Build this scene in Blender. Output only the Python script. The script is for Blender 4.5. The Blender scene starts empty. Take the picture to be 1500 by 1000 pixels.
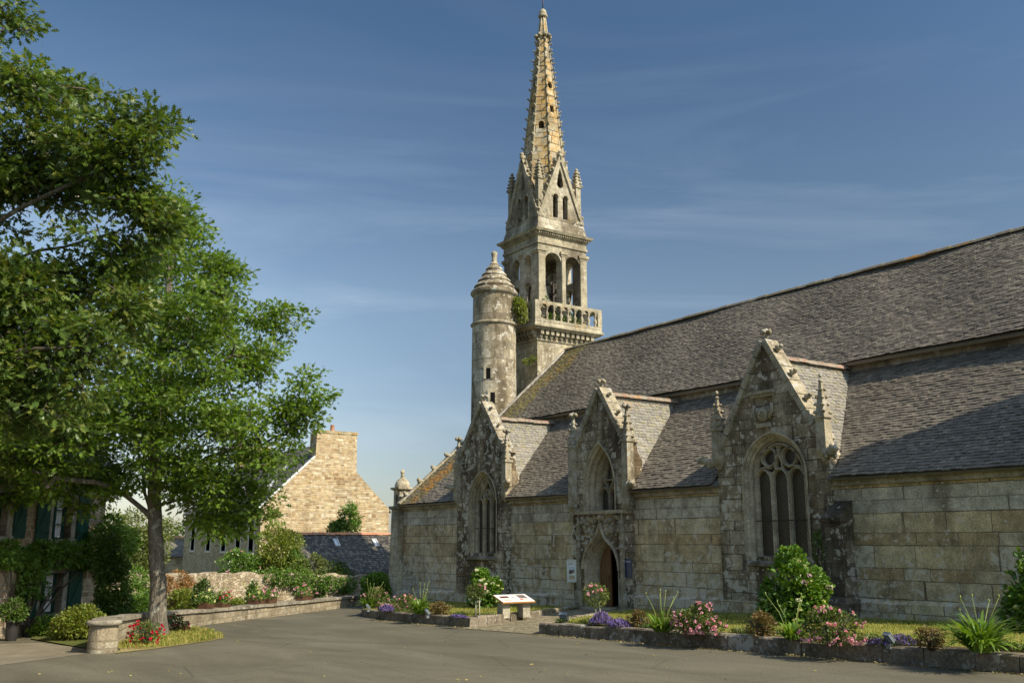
import bpy, math, random
import numpy as np
from mathutils import Vector, Matrix
from mathutils.geometry import tessellate_polygon
R = math.radians
random.seed(7); rng = np.random.default_rng(7)
scn = bpy.context.scene
col = scn.collection

# ------------------------------------------------------------------ camera
F_PX = 1400.0; PITCH = math.atan((791-500)/F_PX); AZ = R(145.7); EYE = 1.65
cd = bpy.data.cameras.new("camera"); cam = bpy.data.objects.new("camera", cd); col.objects.link(cam)
cd.sensor_width = 36.0; cd.lens = F_PX/1500*36; cd.clip_end = 5000; cd.clip_start = .05
cam.location = (0, 0, EYE); cam.rotation_euler = (R(90)+PITCH, 0, AZ-R(90))
scn.camera = cam

# ------------------------------------------------------------------ sun and sky
SUN_AZ, SUN_EL = R(20), R(43)
w = bpy.data.worlds.new("World"); scn.world = w; w.use_nodes = True
nt = w.node_tree; nt.nodes.clear()
out = nt.nodes.new('ShaderNodeOutputWorld'); bg = nt.nodes.new('ShaderNodeBackground')
sky = nt.nodes.new('ShaderNodeTexSky'); sky.sky_type = 'NISHITA'; sky.sun_disc = False
sky.sun_elevation = SUN_EL; sky.sun_rotation = R(90)-SUN_AZ
sky.altitude = 50; sky.air_density = 1.0; sky.dust_density = .5; sky.ozone_density = 1.6
L = nt.links.new
def wn(t, **k):
    x = nt.nodes.new(t)
    for a_, b_ in k.items(): setattr(x, a_, b_)
    return x
def wramp(fac, stops):
    x = wn('ShaderNodeValToRGB'); e = x.color_ramp.elements
    while len(e) < len(stops): e.new(.5)
    for k, (p, c) in enumerate(stops): e[k].position = p; e[k].color = (*c, 1) if hasattr(c, '__len__') else (c, c, c, 1)
    L(fac, x.inputs[0]); return x.outputs[0]
def wmix(mode, fac, a_, b_):
    x = wn('ShaderNodeMixRGB', blend_type=mode)
    for v, i in ((fac, 0), (a_, 1), (b_, 2)):
        if isinstance(v, bpy.types.NodeSocket): L(v, x.inputs[i])
        else: x.inputs[i].default_value = v
    return x.outputs[0]
tc = wn('ShaderNodeTexCoord'); sp_ = wn('ShaderNodeSeparateXYZ'); L(tc.outputs['Generated'], sp_.inputs[0])
hs = wn('ShaderNodeHueSaturation'); hs.inputs['Saturation'].default_value = .9; L(sky.outputs[0], hs.inputs['Color'])
# clear air tint by elevation, and the darker band of polarised light at right angles to the sun
tint = wramp(sp_.outputs[2], [(0, (.40, .42, .48)), (.1, (.60, .61, .65)), (.25, (.82, .86, .86)), (.5, (.56, .76, .88)), (.8, (.85, .95, 1.))])
c1 = wmix('MULTIPLY', 1, hs.outputs[0], tint)
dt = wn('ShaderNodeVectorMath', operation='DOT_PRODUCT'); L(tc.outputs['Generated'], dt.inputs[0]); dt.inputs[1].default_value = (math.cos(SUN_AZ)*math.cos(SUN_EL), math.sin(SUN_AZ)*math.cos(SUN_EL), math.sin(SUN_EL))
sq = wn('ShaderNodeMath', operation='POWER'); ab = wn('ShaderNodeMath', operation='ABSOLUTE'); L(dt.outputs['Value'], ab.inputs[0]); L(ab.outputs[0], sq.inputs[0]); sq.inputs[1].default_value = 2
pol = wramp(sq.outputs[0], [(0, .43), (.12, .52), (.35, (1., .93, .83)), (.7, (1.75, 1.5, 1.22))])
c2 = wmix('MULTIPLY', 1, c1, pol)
# thin cirrus
mp = wn('ShaderNodeMapping'); mp.inputs['Rotation'].default_value = (R(14), R(9), R(0)); mp.inputs['Scale'].default_value = (1.0, 1.0, 7.5); L(tc.outputs['Generated'], mp.inputs[0])
nz = wn('ShaderNodeTexNoise'); nz.inputs['Scale'].default_value = 1.7; nz.inputs['Detail'].default_value = 8; nz.inputs['Roughness'].default_value = .56; nz.inputs['Distortion'].default_value = .8; L(mp.outputs[0], nz.inputs['Vector'])
cf = wramp(nz.outputs['Fac'], [(.5, 0), (.64, .09), (.8, .36)])
gate = wramp(sp_.outputs[2], [(0, .35), (.12, .8), (.3, .8), (.47, .12), (.7, .1)])
cl = wmix('MULTIPLY', 1, cf, gate)
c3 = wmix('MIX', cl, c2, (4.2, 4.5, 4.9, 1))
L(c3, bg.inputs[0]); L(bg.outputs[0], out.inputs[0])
bg.inputs[1].default_value = .13
sd = bpy.data.lights.new("sun", 'SUN'); sun = bpy.data.objects.new("sun", sd); col.objects.link(sun)
sd.energy = 3.5; sd.angle = R(.5); sd.color = (1, .89, .70)
sdir = Vector((math.cos(SUN_AZ)*math.cos(SUN_EL), math.sin(SUN_AZ)*math.cos(SUN_EL), math.sin(SUN_EL)))
sun.rotation_euler = sdir.to_track_quat('Z', 'Y').to_euler(); sun.location = (20, -20, 40)
scn.view_settings.view_transform = 'Standard'; scn.view_settings.look = 'None'; scn.view_settings.gamma = 1
scn.view_settings.exposure = .95
scn.cycles.max_bounces = 6; scn.cycles.diffuse_bounces = 3; scn.cycles.transparent_max_bounces = 4

# ------------------------------------------------------------------ survey helpers (bearings and levels -> metres)
_h = Vector((math.cos(AZ), math.sin(AZ), 0)); _r = Vector((math.sin(AZ), -math.cos(AZ), 0))
_F = math.cos(PITCH)*_h + math.sin(PITCH)*Vector((0, 0, 1)); _U = -math.sin(PITCH)*_h + math.cos(PITCH)*Vector((0, 0, 1))
def ray(x, y): return _F*F_PX + _r*(x-750) + _U*(500-y)
def road_z(x): return .02 + .0305*max(-62, min(x, 14))
def lawn_z(x): return .29 + .0305*x
def on_plane(x, y, a=.02, b=.0305):
    d = ray(x, y); t = (a-EYE)/(d.z-b*d.x); return Vector((d.x*t, d.y*t, EYE+d.z*t))
def on_lawn(x, y): return on_plane(x, y, .29)
def at_dist(x, y, D):
    d = ray(x, y); t = D/d.dot(_h); return Vector((d.x*t, d.y*t, EYE+d.z*t))

# ------------------------------------------------------------------ scene tree helpers
def tag(o, label=None, cat=None, group=None, kind=None):
    if label: o['label'] = label
    if cat: o['category'] = cat
    if group: o['group'] = group
    if kind: o['kind'] = kind
    return o
def thing(name, loc, label, cat, group=None):
    o = bpy.data.objects.new(name, None); col.objects.link(o); o.location = loc; o.empty_display_size = .3
    return tag(o, label, cat, group)
def link_mesh(name, me, parent=None):
    o = bpy.data.objects.new(name, me); col.objects.link(o)
    if parent is not None:
        o.parent = parent          # meshes are modelled in world metres; an Empty root keeps them in place
        if parent.type == 'EMPTY': o.matrix_parent_inverse = Matrix.Translation(-Vector(parent.location))
    return o

class MB:
    def __init__(s): s.v = []; s.f = []; s.m = []; s.sm = []; s.uv = []
    def add(s, vs, fs, mat=0, smooth=False, uvs=None):
        b = len(s.v); s.v += [tuple(p) for p in vs]
        for i, f in enumerate(fs):
            s.f.append([b+k for k in f]); s.m.append(mat); s.sm.append(smooth); s.uv.append(uvs[i] if uvs else None)
    def quad(s, a, b, c, d, mat=0): s.add([a, b, c, d], [(0, 1, 2, 3)], mat)
    def box(s, x0, x1, y0, y1, z0, z1, mat=0, rot=0, c=None):
        vs = [(x, y, z) for z in (z0, z1) for x, y in ((x0, y0), (x1, y0), (x1, y1), (x0, y1))]
        if rot:
            cx, cy = c if c else ((x0+x1)/2, (y0+y1)/2); ca, sa = math.cos(rot), math.sin(rot)
            vs = [(cx+(x-cx)*ca-(y-cy)*sa, cy+(x-cx)*sa+(y-cy)*ca, z) for x, y, z in vs]
        s.add(vs, [(0, 3, 2, 1), (4, 5, 6, 7), (0, 1, 5, 4), (1, 2, 6, 5), (2, 3, 7, 6), (3, 0, 4, 7)], mat)
    def obox(s, o, u, v, w_, mat=0):
        o, u, v, w_ = map(Vector, (o, u, v, w_))
        vs = [o, o+u, o+u+v, o+v, o+w_, o+u+w_, o+u+v+w_, o+v+w_]
        s.add(vs, [(0, 3, 2, 1), (4, 5, 6, 7), (0, 1, 5, 4), (1, 2, 6, 5), (2, 3, 7, 6), (3, 0, 4, 7)], mat)
    def frustum(s, cx, cy, z0, z1, a0, a1, mat=0, b0=None, b1=None):
        b0 = a0 if b0 is None else b0; b1 = a1 if b1 is None else b1
        vs = [(cx+i*a0, cy+j*b0, z0) for i, j in ((-1, -1), (1, -1), (1, 1), (-1, 1))]+[(cx+i*a1, cy+j*b1, z1) for i, j in ((-1, -1), (1, -1), (1, 1), (-1, 1))]
        s.add(vs, [(0, 3, 2, 1), (4, 5, 6, 7), (0, 1, 5, 4), (1, 2, 6, 5), (2, 3, 7, 6), (3, 0, 4, 7)], mat)
    def lathe(s, prof, cx, cy, seg=24, mat=0, smooth=True, ph=0, ax=None):
        vs = []; n = len(prof)
        for r_, z in prof:
            for k in range(seg):
                a = ph+2*math.pi*k/seg; vs.append((cx+r_*math.cos(a), cy+r_*math.sin(a), z))
        fs = []; uvs = []; rm = max(p[0] for p in prof); vv = 0
        for i in range(n-1):
            dl = math.hypot(prof[i+1][0]-prof[i][0], prof[i+1][1]-prof[i][1])
            for k in range(seg):
                k2 = (k+1) % seg
                fs.append((i*seg+k, i*seg+k2, (i+1)*seg+k2, (i+1)*seg+k))
                u0, u1 = rm*2*math.pi*k/seg, rm*2*math.pi*(k+1)/seg
                uvs.append([(u0, vv), (u1, vv), (u1, vv+dl), (u0, vv+dl)])
            vv += dl
        s.add(vs, fs, mat, smooth, uvs)
        s.add([vs[(n-1)*seg+k] for k in range(seg)], [tuple(range(seg))], mat)
        s.add([vs[k] for k in range(seg)], [tuple(range(seg-1, -1, -1))], mat)
    def tube(s, pts, rad, seg=6, mat=0, smooth=True, square=False):
        pts = [Vector(p) for p in pts]; n = len(pts)
        if not hasattr(rad, '__len__'): rad = [rad]*n
        vs = []
        ref = None
        for i, p in enumerate(pts):
            t = (pts[min(i+1, n-1)]-pts[max(i-1, 0)])
            if t.length < 1e-9: t = Vector((0, 0, 1))
            t.normalize()
            if ref is None:
                ref = Vector((0, 0, 1)) if abs(t.z) < .9 else Vector((1, 0, 0))
            a = (ref-t*ref.dot(t)).normalized(); b = t.cross(a); ref = a
            for k in range(seg):
                an = 2*math.pi*(k+.5)/seg; vs.append(p+(a*math.cos(an)+b*math.sin(an))*rad[i])
        fs = [(i*seg+k, i*seg+(k+1) % seg, (i+1)*seg+(k+1) % seg, (i+1)*seg+k) for i in range(n-1) for k in range(seg)]
        fs += [tuple(range(seg-1, -1, -1)), tuple((n-1)*seg+k for k in range(seg))]
        s.add(vs, fs, mat, smooth)
    def blob(s, c, r_, mat=0, jit=.25, sc=(1, 1, 1), smooth=True):
        vs = []
        for p in ICO_V:
            k = r_*(1+random.uniform(-jit, jit)); vs.append((c[0]+p[0]*k*sc[0], c[1]+p[1]*k*sc[1], c[2]+p[2]*k*sc[2]))
        s.add(vs, ICO_F, mat, smooth)
    def poly(s, outer, holes, mp_, d0, d1, mat=0, back=True, rev=False):
        """plate with holes: front at depth d0, back at d1; mp_(a,b,d)->xyz"""
        loops = [outer]+list(holes)
        flat = [p for l in loops for p in l]
        tris = tessellate_polygon([[Vector((p[0], p[1], 0)) for p in l] for l in loops])
        n = len(flat)
        s.add([mp_(a, b, d0) for a, b in flat], [tuple(t) for t in tris], mat)
        if back: s.add([mp_(a, b, d1) for a, b in flat], [tuple(t)[::-1] for t in tris], mat)
        for l in loops:
            m = len(l)
            s.add([mp_(a, b, d0) for a, b in l]+[mp_(a, b, d1) for a, b in l], [(i, (i+1) % m, m+(i+1) % m, m+i) for i in range(m)], mat)
    def mould(s, path, prof, mp_, mat=0, closed=False, smooth=False, cap=True):
        """sweep profile [(offset outward, depth)] along a plane path"""
        n = len(path); P = [Vector((p[0], p[1])) for p in path]; N = []
        for i in range(n):
            if closed: a, b = P[i-1], P[(i+1) % n]
            else: a, b = P[max(i-1, 0)], P[min(i+1, n-1)]
            d0 = (P[i]-a).normalized() if (P[i]-a).length > 1e-9 else None
            d1 = (b-P[i]).normalized() if (b-P[i]).length > 1e-9 else None
            if d0 is None: d0 = d1
            if d1 is None: d1 = d0
            t = (d0+d1)
            if t.length < 1e-6: t = d1
            t.normalize(); c = max(.35, t.dot(d1)); N.append(Vector((-t.y, t.x))/c)
        m = len(prof); vs = []
        for i in range(n):
            for o, d in prof:
                q = P[i]+N[i]*o; vs.append(mp_(q.x, q.y, d))
        rng_ = range(n) if closed else range(n-1)
        fs = [(i*m+k, i*m+k+1, ((i+1) % n)*m+k+1, ((i+1) % n)*m+k) for i in rng_ for k in range(m-1)]
        s.add(vs, fs, mat, smooth)
        if cap and not closed and m > 3 and prof[0] == prof[-1]:
            s.add(vs[:m-1], [tuple(range(m-1))], mat); s.add(vs[(n-1)*m:(n-1)*m+m-1], [tuple(range(m-1))], mat)
    def build(s, name, mats, parent=None, fix=True):
        me = bpy.data.meshes.new(name); me.from_pydata(s.v, [], s.f)
        if not isinstance(mats, (list, tuple)): mats = [mats]
        for m in mats: me.materials.append(m)
        me.polygons.foreach_set('material_index', s.m); me.polygons.foreach_set('use_smooth', s.sm)
        if fix:
            import bmesh
            bm = bmesh.new(); bm.from_mesh(me); bmesh.ops.recalc_face_normals(bm, faces=bm.faces); bm.to_mesh(me); bm.free()
        uv = me.uv_layers.new(name='UVMap'); d = np.zeros((len(me.loops), 2), dtype=np.float32)
        V = me.vertices
        for i, p in enumerate(me.polygons):
            c = s.uv[i]
            if c is not None:
                org = {vi: uvv for vi, uvv in zip(s.f[i], c)}
                for li in p.loop_indices: d[li] = org[me.loops[li].vertex_index]
            else:
                nn = p.normal
                if abs(nn.z) > .97: t = Vector((1, 0, 0)); b = Vector((0, 1, 0))
                else:
                    t = Vector((-nn.y, nn.x, 0)).normalized()
                    # keep the sign stable so that neighbouring pieces share one bond
                    if abs(t.x) >= abs(t.y): t = t if t.x > 0 else -t
                    else: t = t if t.y > 0 else -t
                    b = nn.cross(t); b = b if b.z > 0 else -b
                for li in p.loop_indices:
                    q = V[me.loops[li].vertex_index].co; d[li] = (q.dot(t), q.dot(b))
        uv.data.foreach_set('uv', d.ravel())
        me.update()
        return link_mesh(name, me, parent)

def _ico():
    import bmesh
    bm = bmesh.new(); bmesh.ops.create_icosphere(bm, subdivisions=2, radius=1)
    v = [tuple(x.co) for x in bm.verts]; f = [tuple(x.index for x in fc.verts) for fc in bm.faces]; bm.free(); return v, f
ICO_V, ICO_F = _ico()

# ------------------------------------------------------------------ materials
class NG:
    def __init__(s, name):
        s.m = bpy.data.materials.new(name); s.m.use_nodes = True; s.t = s.m.node_tree; s.t.nodes.clear()
        s.out = s.n('ShaderNodeOutputMaterial'); s.bs = s.n('ShaderNodeBsdfPrincipled'); s.l(s.bs.outputs[0], s.out.inputs[0])
    def n(s, t, **k):
        x = s.t.nodes.new(t)
        for a, b in k.items(): setattr(x, a, b)
        return x
    def l(s, a, b): s.t.links.new(a, b)
    def sock(s, v, inp):
        if isinstance(v, bpy.types.NodeSocket): s.l(v, inp)
        elif v is not None: inp.default_value = v
    def math(s, op, a, b=None, clamp=False):
        x = s.n('ShaderNodeMath', operation=op, use_clamp=clamp); s.sock(a, x.inputs[0]); s.sock(b, x.inputs[1]); return x.outputs[0]
    def noise(s, vec, scale, detail=4, rough=.55, dist=0, dim='3D'):
        x = s.n('ShaderNodeTexNoise', noise_dimensions=dim); x.inputs['Scale'].default_value = scale; x.inputs['Detail'].default_value = detail
        x.inputs['Roughness'].default_value = rough; x.inputs['Distortion'].default_value = dist
        if dim == '1D': s.sock(vec, x.inputs['W'])
        else: s.sock(vec, x.inputs['Vector'])
        return x.outputs['Fac']
    def voro(s, vec, scale, feat='F1', out='Distance', rnd=1):
        x = s.n('ShaderNodeTexVoronoi', feature=feat); x.inputs['Scale'].default_value = scale; x.inputs['Randomness'].default_value = rnd; s.sock(vec, x.inputs['Vector']); return x.outputs[out]
    def ramp(s, fac, stops, interp='LINEAR'):
        x = s.n('ShaderNodeValToRGB'); e = x.color_ramp.elements; x.color_ramp.interpolation = interp
        while len(e) < len(stops): e.new(.5)
        for k, (p, c) in enumerate(stops):
            e[k].position = p
            if not hasattr(c, '__len__'): c = (c, c, c)
            e[k].color = (*c[:3], 1)
        s.sock(fac, x.inputs[0]); return x.outputs[0]
    def mix(s, fac, a, b, mode='MIX'):
        x = s.n('ShaderNodeMixRGB', blend_type=mode)
        for v, i in ((fac, 0), (a, 1), (b, 2)):
            if isinstance(v, tuple) and len(v) == 3: v = (*v, 1)
            s.sock(v, x.inputs[i])
        return x.outputs[0]
    def mapping(s, vec, scale=(1, 1, 1), rot=(0, 0, 0), loc=(0, 0, 0)):
        x = s.n('ShaderNodeMapping'); s.sock(vec, x.inputs[0]); x.inputs['Scale'].default_value = scale; x.inputs['Rotation'].default_value = rot; x.inputs['Location'].default_value = loc; return x.outputs[0]
    def pos(s): return s.n('ShaderNodeNewGeometry').outputs['Position']
    def island(s): return s.n('ShaderNodeNewGeometry').outputs['Random Per Island']
    def uv(s): return s.n('ShaderNodeUVMap', uv_map='UVMap').outputs[0]
    def bump(s, h, st, dist=.02, prev=None):
        x = s.n('ShaderNodeBump'); x.inputs['Strength'].default_value = st; x.inputs['Distance'].default_value = dist; s.l(h, x.inputs['Height'])
        if prev is not None: s.l(prev, x.inputs['Normal'])
        return x.outputs[0]
    def fin(s, colr, rough=.9, normal=None, spec=.25):
        if isinstance(colr, tuple) and len(colr) == 3: colr = (*colr, 1)
        s.sock(colr, s.bs.inputs['Base Color']); s.sock(rough, s.bs.inputs['Roughness']); s.bs.inputs['Specular IOR Level'].default_value = spec
        if normal is not None: s.l(normal, s.bs.inputs['Normal'])
        return s.m

def lichens(g, c, white=.35, orange=0., dark=.5, ws=5., drip=True, wcol=(.46, .45, .40), ocol=(.42, .24, .05), dth=.47, low=0.):
    P = g.pos()
    # granite grain
    gr = g.noise(P, 24, 5, .72); c = g.mix(1, c, g.ramp(gr, [(.32, .55), (.68, 1.42)]), 'MULTIPLY')
    md = g.noise(P, 3.3, 5, .65); c = g.mix(1, c, g.ramp(md, [(.28, .58), (.72, 1.4)]), 'MULTIPLY')
    if dark > 0:
        dv = g.mapping(P, (1.1, 1.1, .3)) if drip else P
        dn = g.noise(dv, .9, 6, .62, .3); f = g.ramp(dn, [(dth, 0.), (dth+.19, dark)])
        c = g.mix(f, c, g.mix(1, c, (.27, .235, .19), 'MULTIPLY'))
    if orange > 0:
        on = g.noise(P, 1.3, 7, .7); f = g.ramp(on, [(.66-orange*.25, 0.), (.78-orange*.25, .8)])
        on2 = g.noise(P, 14, 3, .6); f = g.math('MULTIPLY', f, g.ramp(on2, [(.3, .15), (.62, 1.)]))
        c = g.mix(f, c, ocol)
    if white > 0:
        big = g.noise(P, .8, 3, .6); 
        wn = g.noise(P, ws, 5, .68, .5); t = g.math('ADD', wn, g.math('MULTIPLY', g.math('SUBTRACT', big, .5), .5))
        if low:
            zz = g.n('ShaderNodeSeparateXYZ'); g.l(P, zz.inputs[0]); t = g.math('ADD', t, g.math('MULTIPLY', g.ramp(zz.outputs[2], [(0, 1.), (1, 0.)]), low)) if False else g.math('ADD', t, g.ramp(g.math('MULTIPLY', g.math('ADD', zz.outputs[2], .5), .4), [(.1, low), (1., 0.)]))
        f = g.ramp(t, [(.70-white*.25, 0.), (.75-white*.25, .75)])
        vs = g.voro(g.mapping(P, (1, 1, 1)), ws*1.1); vf = g.ramp(vs, [(.13, .85), (.19, 0.)])
        gate = g.ramp(g.noise(P, 1.7, 3, .6), [(.62-white*.35, 0.), (.72-white*.35, 1.)])
        f = g.math('MAXIMUM', f, g.math('MULTIPLY', vf, gate))
        c = g.mix(f, c, g.mix(g.noise(P, 25, 2), wcol, tuple(x*.7 for x in wcol)))
    return c, gr, md

def M_ashlar(name, pal, mortar, bw, rh, white=.3, orange=0., dark=.5, ws=5., ms=.012, irr=.9, bump=.6, wcol=(.46, .45, .40), ocol=(.42, .24, .05), dth=.47, low=0., band=None):
    g = NG(name); uv = g.uv(); sp = g.n('ShaderNodeSeparateXYZ'); g.l(uv, sp.inputs[0]); U, V = sp.outputs[0], sp.outputs[1]
    wob = g.noise(uv, 2.2, 3, .6, 0, '2D')
    V2 = g.math('ADD', V, g.math('MULTIPLY', g.math('SUBTRACT', g.noise(V, .55/rh, 0, .5, 0, '1D'), .5), rh*irr))
    V2 = g.math('ADD', V2, g.math('MULTIPLY', g.math('SUBTRACT', wob, .5), rh*.10*irr))
    row = g.math('FLOOR', g.math('DIVIDE', V2, rh))
    wn = g.n('ShaderNodeTexWhiteNoise', noise_dimensions='1D'); g.l(row, wn.inputs['W'])
    ud = g.noise(g.math('ADD', g.math('MULTIPLY', U, .75/bw), g.math('MULTIPLY', row, 13.7)), 1., 0, .5, 0, '1D')
    U2 = g.math('ADD', g.math('ADD', U, g.math('MULTIPLY', wn.outputs['Value'], 7.3)), g.math('MULTIPLY', g.math('SUBTRACT', ud, .5), bw*1.25*irr))
    cb = g.n('ShaderNodeCombineXYZ'); g.l(U2, cb.inputs[0]); g.l(V2, cb.inputs[1])
    # small wander so that joints are hand-cut
    jn = g.n('ShaderNodeTexNoise'); jn.inputs['Scale'].default_value = 9; jn.inputs['Detail'].default_value = 2; g.l(uv, jn.inputs['Vector'])
    va = g.n('ShaderNodeVectorMath', operation='MULTIPLY_ADD'); g.l(jn.outputs['Color'], va.inputs[0]); va.inputs[1].default_value = (.02*irr, .02*irr, 0); g.l(cb.outputs[0], va.inputs[2])
    b = g.n('ShaderNodeTexBrick', offset=0, squash=1); g.l(va.outputs[0], b.inputs['Vector'])
    b.inputs['Scale'].default_value = 1; b.inputs['Brick Width'].default_value = bw; b.inputs['Row Height'].default_value = rh
    b.inputs['Mortar Size'].default_value = ms; b.inputs['Mortar Smooth'].default_value = .3; b.inputs['Color1'].default_value = (0, 0, 0, 1); b.inputs['Color2'].default_value = (1, 1, 1, 1); b.inputs['Mortar'].default_value = (.5, .5, .5, 1)
    n = len(pal); c = g.ramp(b.outputs['Color'], [(i/max(1, n-1), p) for i, p in enumerate(pal)])
    if band:
        inb = g.math('MULTIPLY', g.math('GREATER_THAN', row, band[0]-.5), g.math('LESS_THAN', row, band[1]+.5)); c = g.mix(g.math('MULTIPLY', inb, .75), c, g.mix(b.outputs['Color'], band[2], tuple(x*1.35 for x in band[2])))
    c, gr, md = lichens(g, c, white, orange, dark, ws, True, wcol, ocol, dth, low)
    jm = g.ramp(g.noise(uv, 1.1, 3, .6), [(.35, .35), (.6, 1.)])
    c = g.mix(g.math('MULTIPLY', b.outputs['Fac'], jm), c, mortar)
    h = g.math('ADD', g.math('MULTIPLY', g.math('SUBTRACT', 1., b.outputs['Fac']), .7), g.math('ADD', g.math('MULTIPLY', md, .8), g.math('MULTIPLY', gr, .25)))
    h = g.math('ADD', h, g.math('MULTIPLY', b.outputs['Color'], .25))
    return g.fin(c, .92, g.bump(h, bump, .03))

def M_trim(name, base, white=.3, orange=0., dark=.4, ws=6., bump=.5, **k):
    g = NG(name); c = g.mix(g.noise(g.pos(), 1.7, 2), base, tuple(x*.75 for x in base))
    c, gr, md = lichens(g, c, white, orange, dark, ws, **k)
    return g.fin(c, .92, g.bump(g.math('ADD', md, g.math('MULTIPLY', gr, .3)), bump, .03))

def M_rubble(name, pal, mortar, sc, white=.1, dark=.3, zs=1.9, orange=0., edge=.05):
    g = NG(name); P = g.pos(); jn = g.n('ShaderNodeTexNoise'); jn.inputs['Scale'].default_value = 3.5; jn.inputs['Detail'].default_value = 2; g.l(P, jn.inputs['Vector'])
    va = g.n('ShaderNodeVectorMath', operation='MULTIPLY_ADD'); g.l(jn.outputs['Color'], va.inputs[0]); va.inputs[1].default_value = (.14, .14, .07); g.l(P, va.inputs[2])
    q = g.mapping(va.outputs[0], (1, 1, zs))
    cc = g.voro(q, sc, 'F1', 'Color'); d = g.voro(q, sc, 'DISTANCE_TO_EDGE', 'Distance')
    sp = g.n('ShaderNodeSeparateColor'); g.l(cc, sp.inputs[0])
    n = len(pal); c = g.ramp(sp.outputs[0], [(i/max(1, n-1), p) for i, p in enumerate(pal)])
    c, gr, md = lichens(g, c, white, orange, dark, 6)
    f = g.ramp(d, [(edge*.5, 1.), (edge, 0.)]); c = g.mix(f, c, mortar)
    h = g.math('ADD', g.math('MULTIPLY', g.ramp(d, [(0, 0.), (edge*2.2, 1.)]), .8), g.math('MULTIPLY', md, .6))
    return g.fin(c, .93, g.bump(h, .7, .04))

def M_slate(name, pal, moss=.0, mosscol=(.16, .14, .06), orange=0., pale=.3, rough=.62):
    g = NG(name); P = g.pos(); n = len(pal); c = g.ramp(g.island(), [(i/max(1, n-1), p) for i, p in enumerate(pal)])
    c = g.mix(1, c, g.ramp(g.noise(P, 30, 3, .6), [(.3, .8), (.7, 1.2)]), 'MULTIPLY')
    c = g.mix(1, c, g.ramp(g.noise(P, .35, 5, .6), [(.3, .78), (.7, 1.2)]), 'MULTIPLY')
    f = g.ramp(g.noise(P, 9, 5, .7), [(.62-pale*.2, 0.), (.7-pale*.2, .6)]); f = g.math('MULTIPLY', f, g.ramp(g.noise(P, .7, 3), [(.35, .1), (.65, 1.)]))
    c = g.mix(f, c, (.30, .27, .215))
    if moss > 0:
        c = g.mix(g.ramp(g.noise(P, 5, 6, .72), [(.56-moss*.4, 0.), (.64-moss*.4, .9)]), c, g.mix(g.noise(P, 18, 3), mosscol, tuple(x*.6 for x in mosscol)))
    if orange > 0:
        f = g.ramp(g.noise(g.mapping(P, (1, .5, .5)), .9, 6, .7), [(.62-orange*.2, 0.), (.7-orange*.2, 1.)])
        c = g.mix(g.math('MULTIPLY', f, g.ramp(g.noise(P, 11, 4, .7), [(.38, 0.), (.55, 1.)])), c, (.38, .17, .02))
    return g.fin(c, rough, g.bump(g.noise(P, 40, 3, .6), .25, .01), .4)

def M_leaf(name, pal, trans=.35, rough=.45, spec=.4):
    g = NG(name); n = len(pal)
    c = g.ramp(g.island(), [(i/max(1, n-1), p) for i, p in enumerate(pal)])
    c = g.mix(1, c, g.ramp(g.noise(g.pos(), .9, 3), [(.3, .75), (.7, 1.2)]), 'MULTIPLY')
    m = g.fin(c, rough, None, spec)
    tr = g.n('ShaderNodeBsdfTranslucent'); g.l(g.mix(1, c, (1.5, 1.45, .5), 'MULTIPLY'), tr.inputs[0])
    ms = g.n('ShaderNodeMixShader'); ms.inputs[0].default_value = trans; g.l(g.bs.outputs[0], ms.inputs[1]); g.l(tr.outputs[0], ms.inputs[2]); g.l(ms.outputs[0], g.out.inputs[0])
    return m

def M_plain(name, c, rough=.6, spec=.3, metal=0., var=.15, sc=8., bump=.1):
    g = NG(name); n_ = g.noise(g.pos(), sc, 5, .6); cc = g.mix(1, (*c, 1), g.ramp(n_, [(.25, 1-var), (.75, 1+var)]), 'MULTIPLY')
    m = g.fin(cc, rough, g.bump(n_, bump, .01), spec); g.bs.inputs['Metallic'].default_value = metal; return m
# ------------------------------------------------------------------ ground, road, lawns
def sheet(name, pts, zf, mat, kind='structure', sub=None, extra=0.):
    """flat polygon draped on a level function, cut along x so that it follows the slope"""
    import bmesh
    bm = bmesh.new(); f = bm.faces.new([bm.verts.new((p[0], p[1], 0)) for p in pts])
    xs = [p[0] for p in pts]; cutx = [-62, 14]
    if sub: cutx += list(np.arange(min(xs)+sub, max(xs), sub))
    for x in cutx:
        bmesh.ops.bisect_plane(bm, geom=bm.verts[:]+bm.edges[:]+bm.faces[:], plane_co=(x, 0, 0), plane_no=(1, 0, 0))
    if sub:
        ys = [p[1] for p in pts]
        for y in np.arange(min(ys)+sub, max(ys), sub): bmesh.ops.bisect_plane(bm, geom=bm.verts[:]+bm.edges[:]+bm.faces[:], plane_co=(0, y, 0), plane_no=(0, 1, 0))
    bmesh.ops.triangulate(bm, faces=bm.faces)
    for v in bm.verts: v.co.z = zf(v.co.x, v.co.y)+extra
    bmesh.ops.recalc_face_normals(bm, faces=bm.faces)
    me = bpy.data.meshes.new(name); bm.to_mesh(me); bm.free()
    if len(me.polygons) and me.polygons[0].normal.z < 0: me.flip_normals()
    me.materials.append(mat); o = link_mesh(name, me)
    if kind: o['kind'] = kind
    return o
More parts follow.
